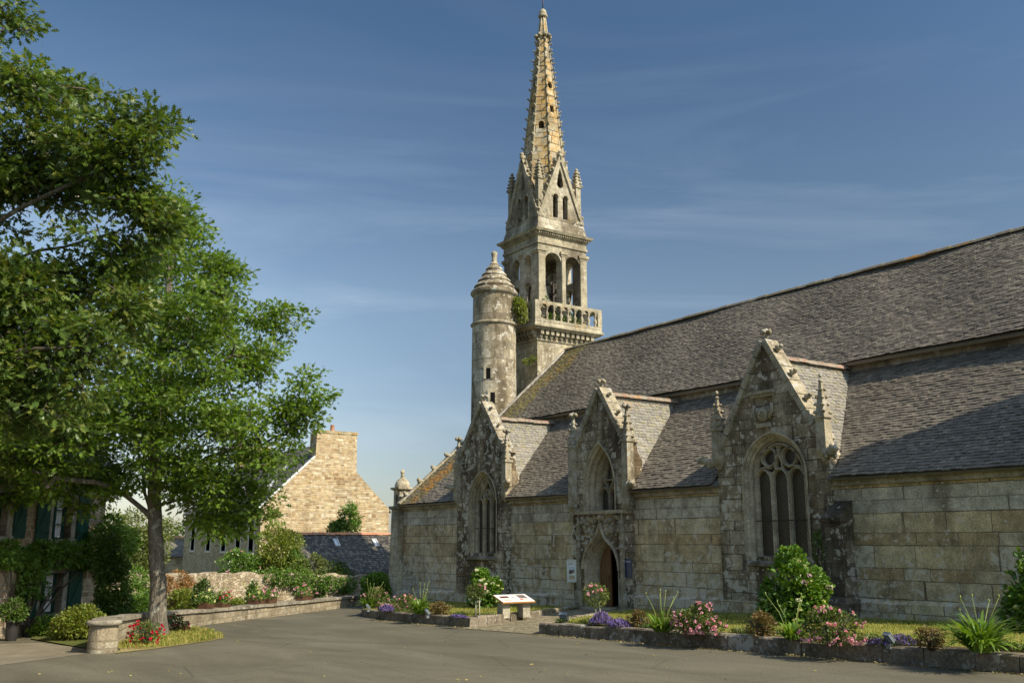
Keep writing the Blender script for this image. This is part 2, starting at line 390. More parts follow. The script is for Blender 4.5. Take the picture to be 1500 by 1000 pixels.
def m_asphalt():
    g = NG('worn_asphalt'); P = g.pos(); a = g.noise(P, 45, 4, .75); b = g.noise(g.mapping(P, (.5, 1.6, 1), (0, 0, R(-8))), .5, 6, .6, .5); st = g.noise(g.mapping(P, (.12, 1.3, 1), (0, 0, R(28))), 1.1, 4, .6, .6)
    c = g.ramp(b, [(.3, (.077, .068, .044)), (.5, (.10, .09, .06)), (.7, (.128, .115, .078))]); c = g.mix(1, c, g.ramp(a, [(.3, .5), (.5, 1.), (.7, 1.6)]), 'MULTIPLY')
    c = g.mix(g.ramp(st, [(.56, 0.), (.72, .35)]), c, (.15, .135, .108))
    pt = g.voro(P, .12, 'F1', 'Color'); sp = g.n('ShaderNodeSeparateColor'); g.l(pt, sp.inputs[0]); c = g.mix(1, c, g.ramp(sp.outputs[0], [(0, .86), (1, 1.1)]), 'MULTIPLY')
    sand = g.ramp(g.noise(P, .35, 7, .72, .8), [(.64, 0.), (.72, .5)]); c = g.mix(g.math('MULTIPLY', sand, g.ramp(g.noise(P, 20, 3), [(.4, 0.), (.6, 1.)])), c, (.24, .2, .13))
    cr_ = g.voro(g.mix(.12, P, g.n('ShaderNodeTexNoise').outputs['Color']), .35, 'DISTANCE_TO_EDGE'); c = g.mix(g.ramp(cr_, [(.0, .55), (.006, 0.)]), c, (.03, .027, .022))
    return g.fin(c, .88, g.bump(g.math('ADD', a, b), .35, .008), .3)
def m_lawn():
    g = NG('dry_lawn'); P = g.pos(); n1 = g.noise(P, .9, 6, .65, .4); n2 = g.noise(P, 28, 3, .7)
    c = g.ramp(n1, [(.32, (.10, .14, .025)), (.5, (.2, .21, .05)), (.66, (.33, .28, .10))]); c = g.mix(1, c, g.ramp(n2, [(.3, .6), (.7, 1.35)]), 'MULTIPLY'); return g.fin(c, .95, g.bump(n2, .6, .03), .1)
def m_soil(name, cols):
    g = NG(name); P = g.pos(); n1 = g.noise(P, 1.3, 6, .7); n2 = g.noise(P, 35, 4, .7); c = g.ramp(n1, [(.35, cols[0]), (.55, cols[1]), (.7, cols[2])]); c = g.mix(1, c, g.ramp(n2, [(.3, .65), (.7, 1.3)]), 'MULTIPLY'); return g.fin(c, .95, g.bump(n2, .6, .02), .1)
S_asphalt = m_asphalt(); S_lawn = m_lawn(); S_soil = m_soil('bed_soil', [(.05, .038, .024), (.08, .06, .036), (.12, .09, .05)])
S_drygrass = m_soil('dry_verge', [(.16, .155, .05), (.26, .21, .09), (.32, .26, .14)]); S_ground = m_soil('field_ground', [(.06, .08, .02), (.10, .11, .03), (.15, .13, .05)])
S_tan = m_soil('sandy_paving', [(.15, .13, .095), (.19, .165, .12), (.23, .2, .145)])
S_path = M_rubble('path_setts', [(.17, .145, .09), (.23, .2, .13), (.28, .245, .17), (.2, .165, .1)], (.17, .14, .075), 6.5, .1, .3, 1.0, 0, .06)
S_kerb = M_trim('kerb_granite', (.24, .2, .145), .45, .03, .85, 6., bump=.9)
rz = lambda x, y: road_z(x); lz = lambda x, y: lawn_z(x)
sheet('ground', [(-3000, -3000), (3000, -3000), (3000, 3000), (-3000, 3000)], rz, S_ground, extra=-.06)
sheet('road', [(-66, -30), (22, -30), (22, 46), (-66, 46)], rz, S_asphalt)
KR = [(-19.55, 14.12), (-15, 14.10), (-10, 14.08), (-2, 14.05)]
PR = [(-19.55, 14.12), (-21.6, 17.2), (-23.3, 20.3)]
KL = [(-23.0, 14.3), (-25.8, 14.42), (-28.6, 14.62), (-31.0, 15.0), (-32.7, 15.7), (-34.6, 17.0), (-39.3, 20.2)]
PL = [(-23.0, 14.3), (-23.9, 17.0), (-25.8, 20.3)]
sheet('lawn', [(-19.5, 14.2), (-2, 14.15), (-2, 20.5), (-23.3, 20.5), (-21.55, 17.2)], lz, S_lawn, extra=-.02, sub=2)
sheet('lawn', [(-25.85, 20.5), (-39.3, 20.5), (-39.2, 20.3), (-34.5, 17.1), (-32.6, 15.8), (-31, 15.1), (-28.6, 14.72), (-25.8, 14.52), (-23.1, 14.4), (-24.0, 17.0)], lz, S_lawn, extra=-.02, sub=2)
sheet('flower_bed', [(-19.4, 14.25), (-2, 14.2), (-2, 14.7), (-8, 14.8), (-11, 14.65), (-14, 14.8), (-17, 14.65), (-19.6, 14.75)], lz, S_soil, extra=-.008)
sheet('flower_bed', [(-23.4, 14.45), (-25.8, 14.6), (-28.6, 14.8), (-31, 15.2), (-32.5, 15.9), (-33.8, 16.9), (-33.2, 16.9), (-30.5, 15.7), (-27, 15.1), (-23.6, 14.85)], lz, S_soil, extra=-.008)
def pz(x, y): f = max(0, min(1, (y-14.0)/6.4)); return road_z(x)+.012+f*(.27-.05)
sheet('church_path', [(-19.5, 14.0), (-21.5, 17.2), (-23.3, 20.45), (-25.8, 20.45), (-23.95, 17), (-23.0, 14.0)], pz, S_path, sub=.8)
sheet('pavement', [tuple(on_plane(*p)[:2]) for p in ((-260, 1005), (0, 974), (128, 957), (140, 951), (60, 941), (-160, 948))], rz, S_tan, extra=.006)
def kerb(pts, wd, zf0, zf1, label, lmin=.6, lmax=1.3, seed=1, ins=1):
    rnd = random.Random(seed); mb = MB()
    for i in range(len(pts)-1):
        a, b = Vector((*pts[i], 0)), Vector((*pts[i+1], 0)); L_ = (b-a).length; t = (b-a)/L_; n_ = Vector((-t.y, t.x, 0))*ins; x = 0
        while x < L_-.02:
            l_ = min(rnd.uniform(lmin, lmax), L_-x)
            if L_-x-l_ < lmin*.5: l_ = L_-x
            g_ = .008; o_ = rnd.uniform(-.012, .012); dz = rnd.uniform(-.015, .012); ch = .03; vs = []
            for xx in (x+g_, x+l_-g_):
                p = a+t*xx; z0, z1 = zf0(p.x)-.25, zf1(p.x)+dz+rnd.uniform(-.006, .006)
                vs += [p+n_*o_+Vector((0, 0, z0)), p+n_*(o_+.012)+Vector((0, 0, z1-ch)), p+n_*(o_+ch+.012)+Vector((0, 0, z1)), p+n_*(wd-ch)+Vector((0, 0, z1)), p+n_*wd+Vector((0, 0, z1-ch)), p+n_*wd+Vector((0, 0, z0))]
            mb.add(vs, [(0, 1, 7, 6), (1, 2, 8, 7), (2, 3, 9, 8), (3, 4, 10, 9), (4, 5, 11, 10), (0, 5, 4, 3, 2, 1), (6, 7, 8, 9, 10, 11)]); x += l_
    o = mb.build('stone_kerb', S_kerb); return tag(o, label, 'kerb', 'stone kerbs of the flower beds')
KRr = KR
kt = lambda x: lawn_z(x)+.005
kerb(KR, .3, road_z, kt, 'long dark granite kerb along the right flower bed beside the road', seed=4)
kerb(PR[::-1], .2, lambda x: lawn_z(x)-.1, lambda x: lawn_z(x)+.02, 'low kerb along the right side of the path to the door', .35, .7, seed=5)
kerb(KL[::-1], .28, road_z, kt, 'curved dark granite kerb round the left flower bed', seed=6)
kerb([(p[0]-.03, p[1]+.3) for p in PL][:1]+PL[1:], .2, lambda x: lawn_z(x)-.1, lambda x: lawn_z(x)+.03, 'pale low kerb along the left side of the path under the information panel', .3, .6, seed=7)
# ------------------------------------------------------------------ material library
GRAN = [(.34, .255, .14), (.45, .355, .21), (.50, .42, .275), (.39, .285, .15), (.53, .43, .255), (.47, .40, .28)]
S_wall = M_ashlar('granite_wall', GRAN, (.13, .10, .065), .95, .37, .46, .05, .6, 4.6, .013, wcol=(.68, .62, .5), low=.13, band=(6, 7, (.36, .34, .28)))
S_gable = M_ashlar('granite_gable', [(.22, .175, .112), (.31, .255, .17), (.40, .335, .235), (.25, .195, .122), (.43, .355, .24)], (.055, .042, .028), .55, .31, .66, .03, .95, 4.4, .013, wcol=(.66, .61, .5), dth=.37)
S_trim = M_trim('granite_trim', (.38, .325, .225), .35, 0, .55)
S_trimd = M_trim('dark_granite_trim', (.26, .215, .15), .5, .05, .8, 4.)
S_reveal = M_trim('dressed_reveal', (.42, .355, .245), .15, 0, .35)
WARM = [(.40, .345, .23), (.48, .42, .30), (.34, .295, .2), (.53, .475, .35), (.44, .375, .24), (.39, .35, .27)]
S_tower = M_ashlar('pale_tower_granite', WARM, (.2, .17, .12), .72, .40, .42, .12, .75, 4.2, .013, wcol=(.64, .6, .50), dth=.43)
S_turret = M_ashlar('turret_granite', [(.36, .31, .21), (.45, .395, .285), (.30, .255, .175), (.5, .44, .32), (.38, .335, .25)], (.17, .145, .1), .62, .41, .5, .1, .9, 3.4, .014, wcol=(.64, .61, .52), dth=.41)
S_belf = M_ashlar('belfry_granite', [(.37, .33, .24), (.43, .385, .29), (.32, .285, .215)], (.17, .145, .1), .9, .40, .36, .25, .85, 5., .009, dth=.42, wcol=(.55, .53, .46))
S_spire = M_ashlar('spire_granite', [(.36, .31, .2), (.44, .39, .28), (.32, .27, .17), (.46, .42, .33)], (.06, .048, .03), .62, .40, .40, .9, .6, 5., .028, wcol=(.62, .59, .5), ocol=(.46, .25, .035))
S_carve = M_trim('carved_granite', (.38, .335, .235), .3, .28, .6, 6., wcol=(.55, .52, .44))
S_carvec = M_trim('lichened_carving', (.36, .31, .215), .6, .1, .7, 5.)
GREY = [(.10, .086, .066), (.14, .121, .093), (.12, .103, .08), (.20, .173, .132), (.085, .073, .057), (.155, .135, .104)]
S_slate = M_slate('grey_slate', GREY, 0, orange=.0, pale=.35)
S_slatemoss = M_slate('mossy_slate', GREY, .55, (.23, .19, .07), .35, .4)
S_slatew = M_slate('orange_lichen_slate', GREY, .5, (.17, .145, .06), .9, .5)
S_slatedor = M_slate('pale_dormer_slate', [(.15, .138, .118), (.20, .185, .158), (.24, .222, .19), (.12, .11, .096)], .12, (.28, .25, .14), .1, .6)
S_slateh = M_slate('house_slate', [(.06, .055, .05), (.08, .074, .067), (.10, .094, .085)], .18, (.25, .23, .17), 0, .25)
S_slateg = M_slate('garage_slate', [(.03, .027, .025), (.042, .038, .035), (.052, .047, .043)], .14, (.22, .2, .15), 0, .25)
S_tile = M_slate('ridge_tile_clay', [(.22, .12, .08), (.27, .17, .115), (.18, .11, .08), (.3, .235, .175)], .25, (.3, .27, .2), .3, .5, .85)
S_tileo = M_slate('lichened_ridge_tile', [(.16, .14, .115), (.21, .18, .14), (.13, .11, .095)], .2, (.25, .22, .12), .35, .5, .85)
S_tiler = M_slate('red_ridge_tile', [(.42, .17, .09), (.5, .22, .12), (.36, .14, .08)], .1, (.35, .3, .22), .2, .2, .85)
S_cement = M_trim('cement_fillet', (.42, .39, .33), .1, .1, .3)
def m_glass():
    g = NG('leaded_glass'); sp = g.n('ShaderNodeSeparateXYZ'); g.l(g.pos(), sp.inputs[0]); X, Z = sp.outputs[0], sp.outputs[2]
    def line(a, per, w_): return g.math('LESS_THAN', g.math('ABSOLUTE', g.math('SUBTRACT', g.math('FRACT', g.math('DIVIDE', a, per)), .5)), w_)
    d1 = line(g.math('ADD', X, Z), .13, .06); d2 = line(g.math('SUBTRACT', X, Z), .13, .06); f = g.math('MAXIMUM', d1, d2)
    c = g.mix(g.noise(g.pos(), 5, 2), (.03, .025, .018), (.075, .06, .043)); c = g.mix(f, c, (.11, .092, .068))
    return g.fin(c, .3, g.bump(g.noise(g.pos(), 6, 2), .25, .02), .4)
S_glass = m_glass()
def m_wood():
    g = NG('oak_door_boards'); P = g.pos(); n_ = g.noise(g.mapping(P, (14, 14, 1.1)), 2.2, 6, .62, 1.2)
    c = g.ramp(n_, [(.3, (.085, .036, .012)), (.55, (.16, .07, .022)), (.75, (.23, .11, .04))]); return g.fin(c, .5, g.bump(n_, .2, .01), .35)
S_wood = m_wood()
S_dark = M_plain('painted_dark_void', (.012, .011, .01), .95, .05)  # near-black colour painted for the darkness inside openings
S_bronze = M_plain('bell_bronze', (.10, .105, .08), .5, .5, .6, .4)
S_iron = M_plain('iron', (.06, .045, .04), .7, .3, .3)

# ------------------------------------------------------------------ geometry helpers for the church
def arch(cx, w_, base, spring, rise, n=14):
    """pointed arch outline from bottom left over the top to bottom right"""
    if rise <= w_*1.0001: c = 0.; kz = rise/w_
    else: c = (rise*rise-w_*w_)/(2*w_); kz = 1.
    Rr = w_+c; a0 = math.acos(c/Rr) if c > 0 else math.pi/2
    pts = [(cx-w_, base)]
    for i in range(n+1):
        a = a0*i/n; pts.append((cx+c-Rr*math.cos(a), spring+Rr*math.sin(a)*kz))
    for i in range(n-1, -1, -1):
        a = a0*i/n; pts.append((cx-c+Rr*math.cos(a), spring+Rr*math.sin(a)*kz))
    pts.append((cx+w_, base)); return pts
def m_south(y): return lambda a, b, d: (a, y+d, b)        # faces -Y
def m_east(x): return lambda a, b, d: (x-d, a, b)         # faces +X
def m_north(y): return lambda a, b, d: (a, y-d, b)
def m_west(x): return lambda a, b, d: (x+d, a, b)
def intervals_minus(iv, cuts):
    for c0, c1 in cuts:
        nx_ = []
        for a, b in iv:
            if c1 <= a or c0 >= b: nx_.append((a, b)); continue
            if c0 > a: nx_.append((a, c0))
            if c1 < b: nx_.append((c1, b))
        iv = nx_
    return iv
def poly_span(poly, v):
    xs = []
    for i in range(len(poly)):
        (x0, y0), (x1, y1) = poly[i], poly[(i+1) % len(poly)]
        if (y0 <= v < y1) or (y1 <= v < y0): xs.append(x0+(x1-x0)*(v-y0)/(y1-y0))
    xs.sort(); return list(zip(xs[::2], xs[1::2]))
def slates(mb, O, u, v, poly, cuts=(), row=.115, wd=.165, mat=0, matf=None, th=.016, jit=.008, sag=None, seed=1):
    rnd = random.Random(seed)
    O = Vector(O); u = Vector(u).normalized(); v = Vector(v).normalized(); n = u.cross(v).normalized()
    if n.z < 0: n = -n
    vmin = min(p[1] for p in poly); vmax = max(p[1] for p in poly); k = 0; vv = vmin
    while vv < vmax-.02:
        iv = poly_span(poly, vv+row*.5)
        for cp in cuts: iv = intervals_minus(iv, poly_span(cp, vv+row*.5))
        for a, b in iv:
            x = a-(wd*.5 if k % 2 else 0)-rnd.uniform(0, .05)
            while x < b:
                w_ = wd*rnd.uniform(.75, 1.25); x0 = max(a, x); x1 = min(b, x+w_)
                if x1-x0 > .03:
                    g0 = vv+rnd.uniform(-jit, jit); g1 = min(vv+row*1.9, vmax+.02); l0 = .026+rnd.uniform(-.008, .012); l1 = .002; e = .004
                    s_ = sag(x0, vv) if sag else 0; s2 = sag(x1, vv) if sag else 0
                    tw = rnd.uniform(-.004, .004)
                    P = [O+u*(x0+e)+v*g0+n*(l0+s_+tw), O+u*(x1-e)+v*(g0+rnd.uniform(-.004, .004))+n*(l0+s2-tw), O+u*(x1-e)+v*g1+n*(l1+s2), O+u*(x0+e)+v*g1+n*(l1+s_)]
                    Q = [P[0]-n*th, P[1]-n*th]
                    mm = matf(x0, vv, rnd) if matf else mat
                    mb.add(P+Q, [(0, 1, 2, 3), (4, 5, 1, 0), (4, 0, 3), (1, 5, 2)], mm)
                x += w_
        vv += row; k += 1
def ridge_tiles(mb, a, b, h=.11, w_=.17, ln=.42, mat=0, seed=3):
    rnd = random.Random(seed); a, b = Vector(a), Vector(b); L_ = (b-a).length; t = (b-a)/L_; s_ = t.cross(Vector((0, 0, 1))).normalized(); x = 0
    while x < L_-.05:
        l2 = min(ln*rnd.uniform(.92, 1.05), L_-x); dz = rnd.uniform(-.012, .018); p0 = a+t*x; p1 = a+t*(x+l2-.012); vs = []
        for p, hh in ((p0, h), (p1, h+.012)):
            for c_, z_ in ((-w_, -h*.55), (-w_*.6, hh*.35), (0, hh*.75), (w_*.6, hh*.35), (w_, -h*.55)): vs.append(p+s_*c_+Vector((0, 0, z_+dz)))
        mb.add(vs, [(0, 1, 6, 5), (1, 2, 7, 6), (2, 3, 8, 7), (3, 4, 9, 8), (0, 4, 3, 2, 1), (5, 6, 7, 8, 9)], mat); x += l2
def pinnacle(mb, x, y, z0, zs, zt, w_, blobs=4, cross=True, rot=0.):
    """square shaft z0..zs, crocketed spirelet to zt"""
    mb.frustum(x, y, z0, zs, w_, w_*.95)
    mb.frustum(x, y, zs, zs+.08, w_*1.25, w_*1.25); hs_ = zs+.08
    mb.frustum(x, y, hs_, zt-.12, w_*.9, w_*.22)
    for k in range(blobs):
        f = (k+.4)/blobs; z = hs_+(zt-.2-hs_)*f; rr = w_*(.95*(1-f)+.35*f)
        for i, j in ((-1, -1), (1, -1), (1, 1), (-1, 1)):
            mb.blob((x+i*rr, y+j*rr, z+random.uniform(-.02, .02)), w_*.42*(1-.3*f), jit=.3, sc=(1, 1, .8))
    mb.blob((x, y, zt-.1), w_*.42, jit=.1)
    if cross:
        for i, j in ((-1, 0), (1, 0), (0, 1), (0, -1)): mb.blob((x+i*w_*.75, y+j*w_*.75, zt-.02), w_*.5, jit=.25)
        mb.blob((x, y, zt+.01), w_*.45, jit=.2)
    else: mb.blob((x, y, zt+.05), w_*.36, jit=.05, sc=(1, 1, 1.2))
def finial(mb, x, y, z, s_):
    mb.lathe([(s_*.5, z-.25), (s_*.38, z-.02), (s_*.6, z+.02), (s_*.35, z+.08)], x, y, 8)
    for a in range(4):
        an = a*math.pi/2; mb.blob((x+math.cos(an)*s_*1.0, y+math.sin(an)*s_*1.0, z+.16), s_*.62, jit=.25)
    mb.blob((x, y, z+.2), s_*.6, jit=.25)
def crocket(mb, x, y, z, s_, dx):
    mb.blob((x+dx*s_*.45, y, z+s_*.35), s_*.62, jit=.25, sc=(1.1, 1.2, .9)); mb.blob((x+dx*s_*1.0, y, z+s_*.55), s_*.45, jit=.3)
    mb.blob((x+dx*s_*.1, y, z), s_*.5, jit=.2)
def gargoyle(mb, x, y, z, dx, dy, s_=.16):
    mb.blob((x, y, z), s_*1.0, jit=.15, sc=(1.2, 1.2, .95)); mb.blob((x+dx*s_*1.1, y+dy*s_*1.1, z+s_*.2), s_*.85, jit=.15)
    mb.blob((x+dx*s_*2.0, y+dy*s_*2.0, z+s_*.45), s_*.7, jit=.2, sc=(1.1, 1.1, .85)); mb.blob((x+dx*s_*2.6, y+dy*s_*2.6, z+s_*.25), s_*.42, jit=.2)
    for q in (-1, 1): mb.blob((x+dx*s_*1.7-dy*q*s_*.4, y+dy*s_*1.7+dx*q*s_*.4, z+s_*1.05), s_*.28, jit=.2); mb.blob((x+dx*s_*.5-dy*q*s_*.7, y+dy*s_*.5+dx*q*s_*.7, z-s_*.6), s_*.4, jit=.25)

# ------------------------------------------------------------------ THE CHURCH
church = thing('church', (-26, 20.5, lawn_z(-26)), 'granite village church with slate roofs, three gabled bays and a pierced belfry spire', 'church')
YW = 20.5; YG = 20.38; ZB = -1.9
GAB = [dict(c=-31.98, hw=1.86, apex=7.0, sl=1.30, cl=1.25, sh=4.55, ridge=6.42, xe=1.75, k='a'),
       dict(c=-24.68, hw=1.50, apex=6.62, sl=1.50, cl=1.42, sh=4.75, ridge=6.46, xe=1.55, k='b'),
       dict(c=-17.50, hw=1.92, apex=7.03, sl=1.68, cl=1.6, sh=4.35, ridge=6.62, xe=2.05, k='c')]
A_E, A_T = (20.2, 3.2), (24.02, 6.52)     # aisle roof eave and head (y, z)
A_S = (A_T[1]-A_E[1])/(A_T[0]-A_E[0])
# aisle wall between the gabled bays
mb = MB(); xs = [-38.75]+[e for g in GAB for e in (g['c']-g['hw'], g['c']+g['hw'])]+[-3.4]
for i in range(0, len(xs), 2):
    x0, x1 = xs[i], xs[i+1]; mb = MB(); mb.box(x0, x1, YW, YW+.5, ZB, 2.98)
    if i == 0: mb.box(-38.75, -38.25, YW+.5, 24.0, ZB, 3.0); mb.add([(-38.7, 20.9, 3.0), (-38.7, 24, 3.0), (-38.7, 24, 6.25), (-38.7, 20.9, 3.6)], [(0, 1, 2, 3)])
    mb.build('aisle_wall', S_wall, church)
for i in range(0, len(xs), 2):
    mb = MB(); x0, x1 = xs[i], xs[i+1]; x = x0
    while x < x1-.02:     # cornice blocks under the eave
        l_ = min(random.uniform(.7, 1.2), x1-x)
        if x1-x-l_ < .3: l_ = x1-x
        mb.box(x+.004, x+l_-.004, YW-.1, YW+.3, 2.985, 3.14); x += l_
    mb.build('eave_cornice', S_trim, church)
def plinth(x0, x1):
    mb = MB(); x = x0
    while x < x1-.02:
        l_ = min(random.uniform(.8, 1.5), x1-x)
        if x1-x-l_ < .4: l_ = x1-x
        zt = lawn_z(x+l_/2)+.42; j = random.uniform(0, .015); yo = YW-.13+j
        mb.add([(x+.005, yo, ZB), (x+l_-.005, yo, ZB), (x+l_-.005, yo, zt-.1), (x+.005, yo, zt-.1), (x+.005, YW+.02, zt), (x+l_-.005, YW+.02, zt), (x+l_-.005, YW+.02, ZB), (x+.005, YW+.02, ZB)],
               [(0, 1, 2, 3), (3, 2, 5, 4), (1, 6, 5, 2), (0, 3, 4, 7)]); 
        x += l_
    mb.build('plinth', S_wall, church)
for a, b in ((-38.75, -25.85), (-23.55, -16.0), (-15.0, -3.4)): plinth(a, b)

# gabled bays
def bay(g):
    c, hw, ap = g['c'], g['hw'], g['apex']; k = g['k']; S = m_south(YG)
    mb = MB(); xs_ = hw-.18
    out_ = [(c-hw, ZB), (c+hw, ZB), (c+hw, g['sh']-.55), (c+hw-.2, g['sh']-.3)]
    st = 6
    zsh = ap-g['sl']*(hw-.25)
    for i in range(st+1):
        f = i/st; out_.append((c+(hw-.25)*(1-f), zsh+(ap-zsh)*f))
    for i in range(st-1, -1, -1):
        f = i/st; out_.append((c-(hw-.25)*(1-f), zsh+(ap-zsh)*f))
    out_ += [(c-hw+.2, g['sh']-.3), (c-hw, g['sh']-.55)]
    holes = []
    if k == 'a': wi = arch(c+.1, .98, 1.16, 3.05, 1.25); win = arch(c+.1, .80, 1.16, 3.05, 1.06); gd = .26
    elif k == 'c': wi = arch(c+.12, 1.05, 1.22, 3.35, 1.13); win = arch(c+.12, .86, 1.22, 3.3, .93); gd = .26
    else: wi = arch(c-.04, .78, 2.62, 3.35, 1.46); win = arch(c-.04, .54, 2.62, 3.3, 1.22); gd = .46
    holes.append(wi)
    if k == 'b':
        dc = c-.05; do = []
        base_ = ZB
        o1 = arch(dc, .88, lawn_z(c)-.02, .72, .96)
        # ogee tip
        n_ = len(o1); mid = n_//2
        for i in range(n_):
            d_ = abs(o1[i][0]-dc)
            if o1[i][1] > 1.1: o1[i] = (o1[i][0], o1[i][1]+.40*max(0, 1-d_/.36)**2)
        holes.append(o1)
    mb.poly(out_, holes, S, 0, .5)
    gb = mb.build('gabled_bay', S_gable, church)
    # coping with crockets
    mb = MB(); L_ = math.hypot(hw-.3, g['sl']*(hw-.3)); 
    for sgn in (-1, 1):
        n_ = 7
        for i in range(n_):
            f0, f1 = i/n_+.004, (i+1)/n_-.004; x0 = c+sgn*(hw-.2)*(1-f0); x1 = c+sgn*(hw-.2)*(1-f1); z0 = ap-g['sl']*(hw-.2)*(1-f0); z1 = ap-g['sl']*(hw-.2)*(1-f1)
            nx_, nz_ = sgn*g['sl'], 1.; q = math.hypot(nx_, nz_); nx_, nz_ = nx_/q, nz_/q; t0, t1 = .015+random.uniform(0, .012), .14
            vs = []
            for yy in (YG-.09, YG+.42):
                vs += [(x0-nx_*.03, yy, z0-nz_*.03), (x1-nx_*.03, yy, z1-nz_*.03), (x1+nx_*t1, yy, z1+nz_*t1), (x0+nx_*t1, yy, z0+nz_*t1)]
            mb.add(vs, [(0, 1, 2, 3), (7, 6, 5, 4), (0, 4, 5, 1), (1, 5, 6, 2), (2, 6, 7, 3), (3, 7, 4, 0)])
    mb.build('coping', S_carvec, gb)
    nck = 4 if k == 'c' else 3
    for sgn in (-1, 1):
        for i in range(nck):
            f = (i+.5)/nck; x0 = c+sgn*(hw-.2)*(1-f); z0 = ap-g['sl']*(hw-.2)*(1-f)
            m2 = MB(); crocket(m2, x0+sgn*.16, YG+.1, z0+.1, .135 if k == 'c' else .105, sgn); m2.build('crocket', S_carvec, gb)
    m2 = MB(); finial(m2, c, YG+.12, ap+.13, .115); m2.build('finial', S_carvec, gb)
    # pinnacles standing on the shoulders
    for sgn in (-1, 1):
        px_ = c+sgn*(hw-.1); m2 = MB()
        zt = {'a': 5.75, 'b': 5.92, 'c': 5.78}[k]; zs = {'a': 4.55, 'b': 4.75, 'c': 4.72}[k]; zb = {'a': 3.35, 'b': 2.75, 'c': 3.9}[k]
        pinnacle(m2, px_, YG-.02, zb, zs, zt, .145, 4, cross=(k != 'c' or sgn > 0) and k != 'c', rot=0)
        m2.frustum(px_, YG-.02, zb-.28, zb, .05, .17)
        m2.build('pinnacle', S_carvec, gb)
        m2 = MB(); gx = px_+sgn*.2
        if not (k == 'b' and sgn < 0): gargoyle(m2, gx, YG-.12, {'a': 3.75, 'b': 3.35, 'c': 3.82}[k], sgn*.85, -.5, .15); m2.build('gargoyle', S_carvec, gb)
    # kneeler slope under the gargoyle
    # moulded reveal, glass and tracery
    m2 = MB(); st_ = .78
    ins = wi[1][0]-win[1][0]; dw = abs(ins)
    prof = [(.06, -.035), (.06, -.05), (.0, -.05), (0, 0), (-dw*.35, .05), (-dw*.35, gd*.35), (-dw*.7, gd*.5), (-dw*.7, gd*.75), (-dw, gd*.85), (-dw, gd+.12)]
    m2.mould(wi, prof, S); m2.build('window_reveal', S_reveal, gb)
    cx = wi[0][0]+ (wi[-1][0]-wi[0][0])/2; hwi = (win[-1][0]-win[0][0])/2; zb = win[0][1]; ztop = max(p[1] for p in win); zsp = win[1][1]
    m2 = MB(); m2.add([S(a, b, gd+.07) for a, b in win], [tuple(range(len(win)))]); m2.build('window_glass', S_glass, gb)
    m2 = MB(); bar = lambda hw_: [(-hw_, gd-.02), (-hw_*.35, gd-.09), (hw_*.35, gd-.09), (hw_, gd-.02), (hw_, gd+.06), (-hw_, gd+.06), (-hw_, gd-.02)]
    inner = [(cx+(a-cx)*.985, b if i in (0, len(win)-1) else b-.01) for i, (a, b) in enumerate(win)]
    m2.mould(inner, bar(.055), S)
    lights = 2 if k == 'b' else 3; lw = 2*hwi/lights
    zt_l = zsp+(.05 if k != 'b' else -.1)
    for i in range(1, lights): m2.mould([(cx-hwi+lw*i, zb), (cx-hwi+lw*i, zt_l+.12)], bar(.05), S)
    for i in range(lights):     # heads of the lights
        ah = arch(cx-hwi+lw*(i+.5), lw*.5-.02, zt_l-.12, zt_l-.1, lw*.52, 7); m2.mould(ah[1:-1], bar(.035), S)
    def circ(x, z, r_, n=18): return [(x+r_*math.cos(2*math.pi*i/n), z+r_*math.sin(2*math.pi*i/n)) for i in range(n)]
    def sbar(pts, hw_=.035): m2.mould(pts, bar(hw_), S)
    def bez(p0, p1, p2, p3, n=9):
        o = []
        for i in range(n+1):
            t = i/n; q = 1-t; o.append((q**3*p0[0]+3*q*q*t*p1[0]+3*q*t*t*p2[0]+t**3*p3[0], q**3*p0[1]+3*q*q*t*p1[1]+3*q*t*t*p2[1]+t**3*p3[1]))
        return o
    zh = zt_l+lw*.42
    if k == 'c':
        m2.mould(circ(cx-.34, zh+.28, .25), bar(.035), S, closed=True); m2.mould(circ(cx+.36, zh+.26, .25), bar(.035), S, closed=True)
        sbar(bez((cx-.1, zh-.1), (cx-.28, zh+.25), (cx+.22, zh+.35), (cx-.06, ztop-.06))); sbar(bez((cx+.1, zh-.1), (cx+.22, zh+.2), (cx-.22, zh+.5), (cx+.1, ztop-.08)))
        sbar(bez((cx-hwi+.05, zh-.2), (cx-.75, zh), (cx-.55, zh+.05), (cx-.3, zh-.02))); sbar(bez((cx+hwi-.05, zh-.2), (cx+.75, zh), (cx+.55, zh+.05), (cx+.3, zh-.02)))
    elif k == 'a':
        sbar(bez((cx-.2, zh-.1), (cx-.45, zh+.25), (cx-.1, zh+.5), (cx, ztop-.08))); sbar(bez((cx+.2, zh-.1), (cx+.45, zh+.25), (cx+.1, zh+.5), (cx, ztop-.08)))
        sbar(bez((cx-.62, zh-.12), (cx-.3, zh+.1), (cx-.45, zh+.4), (cx-.3, zh+.55))); sbar(bez((cx+.62, zh-.12), (cx+.3, zh+.1), (cx+.45, zh+.4), (cx+.3, zh+.55)))
        m2.mould(circ(cx, zh+.15, .13), bar(.03), S, closed=True)
    else:
        sbar(bez((cx, zh-.15), (cx-.38, zh+.2), (cx-.2, zh+.5), (cx, ztop-.12))); sbar(bez((cx, zh-.15), (cx+.38, zh+.2), (cx+.2, zh+.5), (cx, ztop-.12)))
        sbar(bez((cx-.5, zh-.1), (cx-.3, zh+.05), (cx-.35, zh+.3), (cx-.22, zh+.5))); sbar(bez((cx+.5, zh-.1), (cx+.3, zh+.05), (cx+.35, zh+.3), (cx+.22, zh+.5)))
        sbar([(cx-.18, zh+.2), (cx+.18, zh+.2)], .03)
    m2.build('window_tracery', S_reveal, gb)
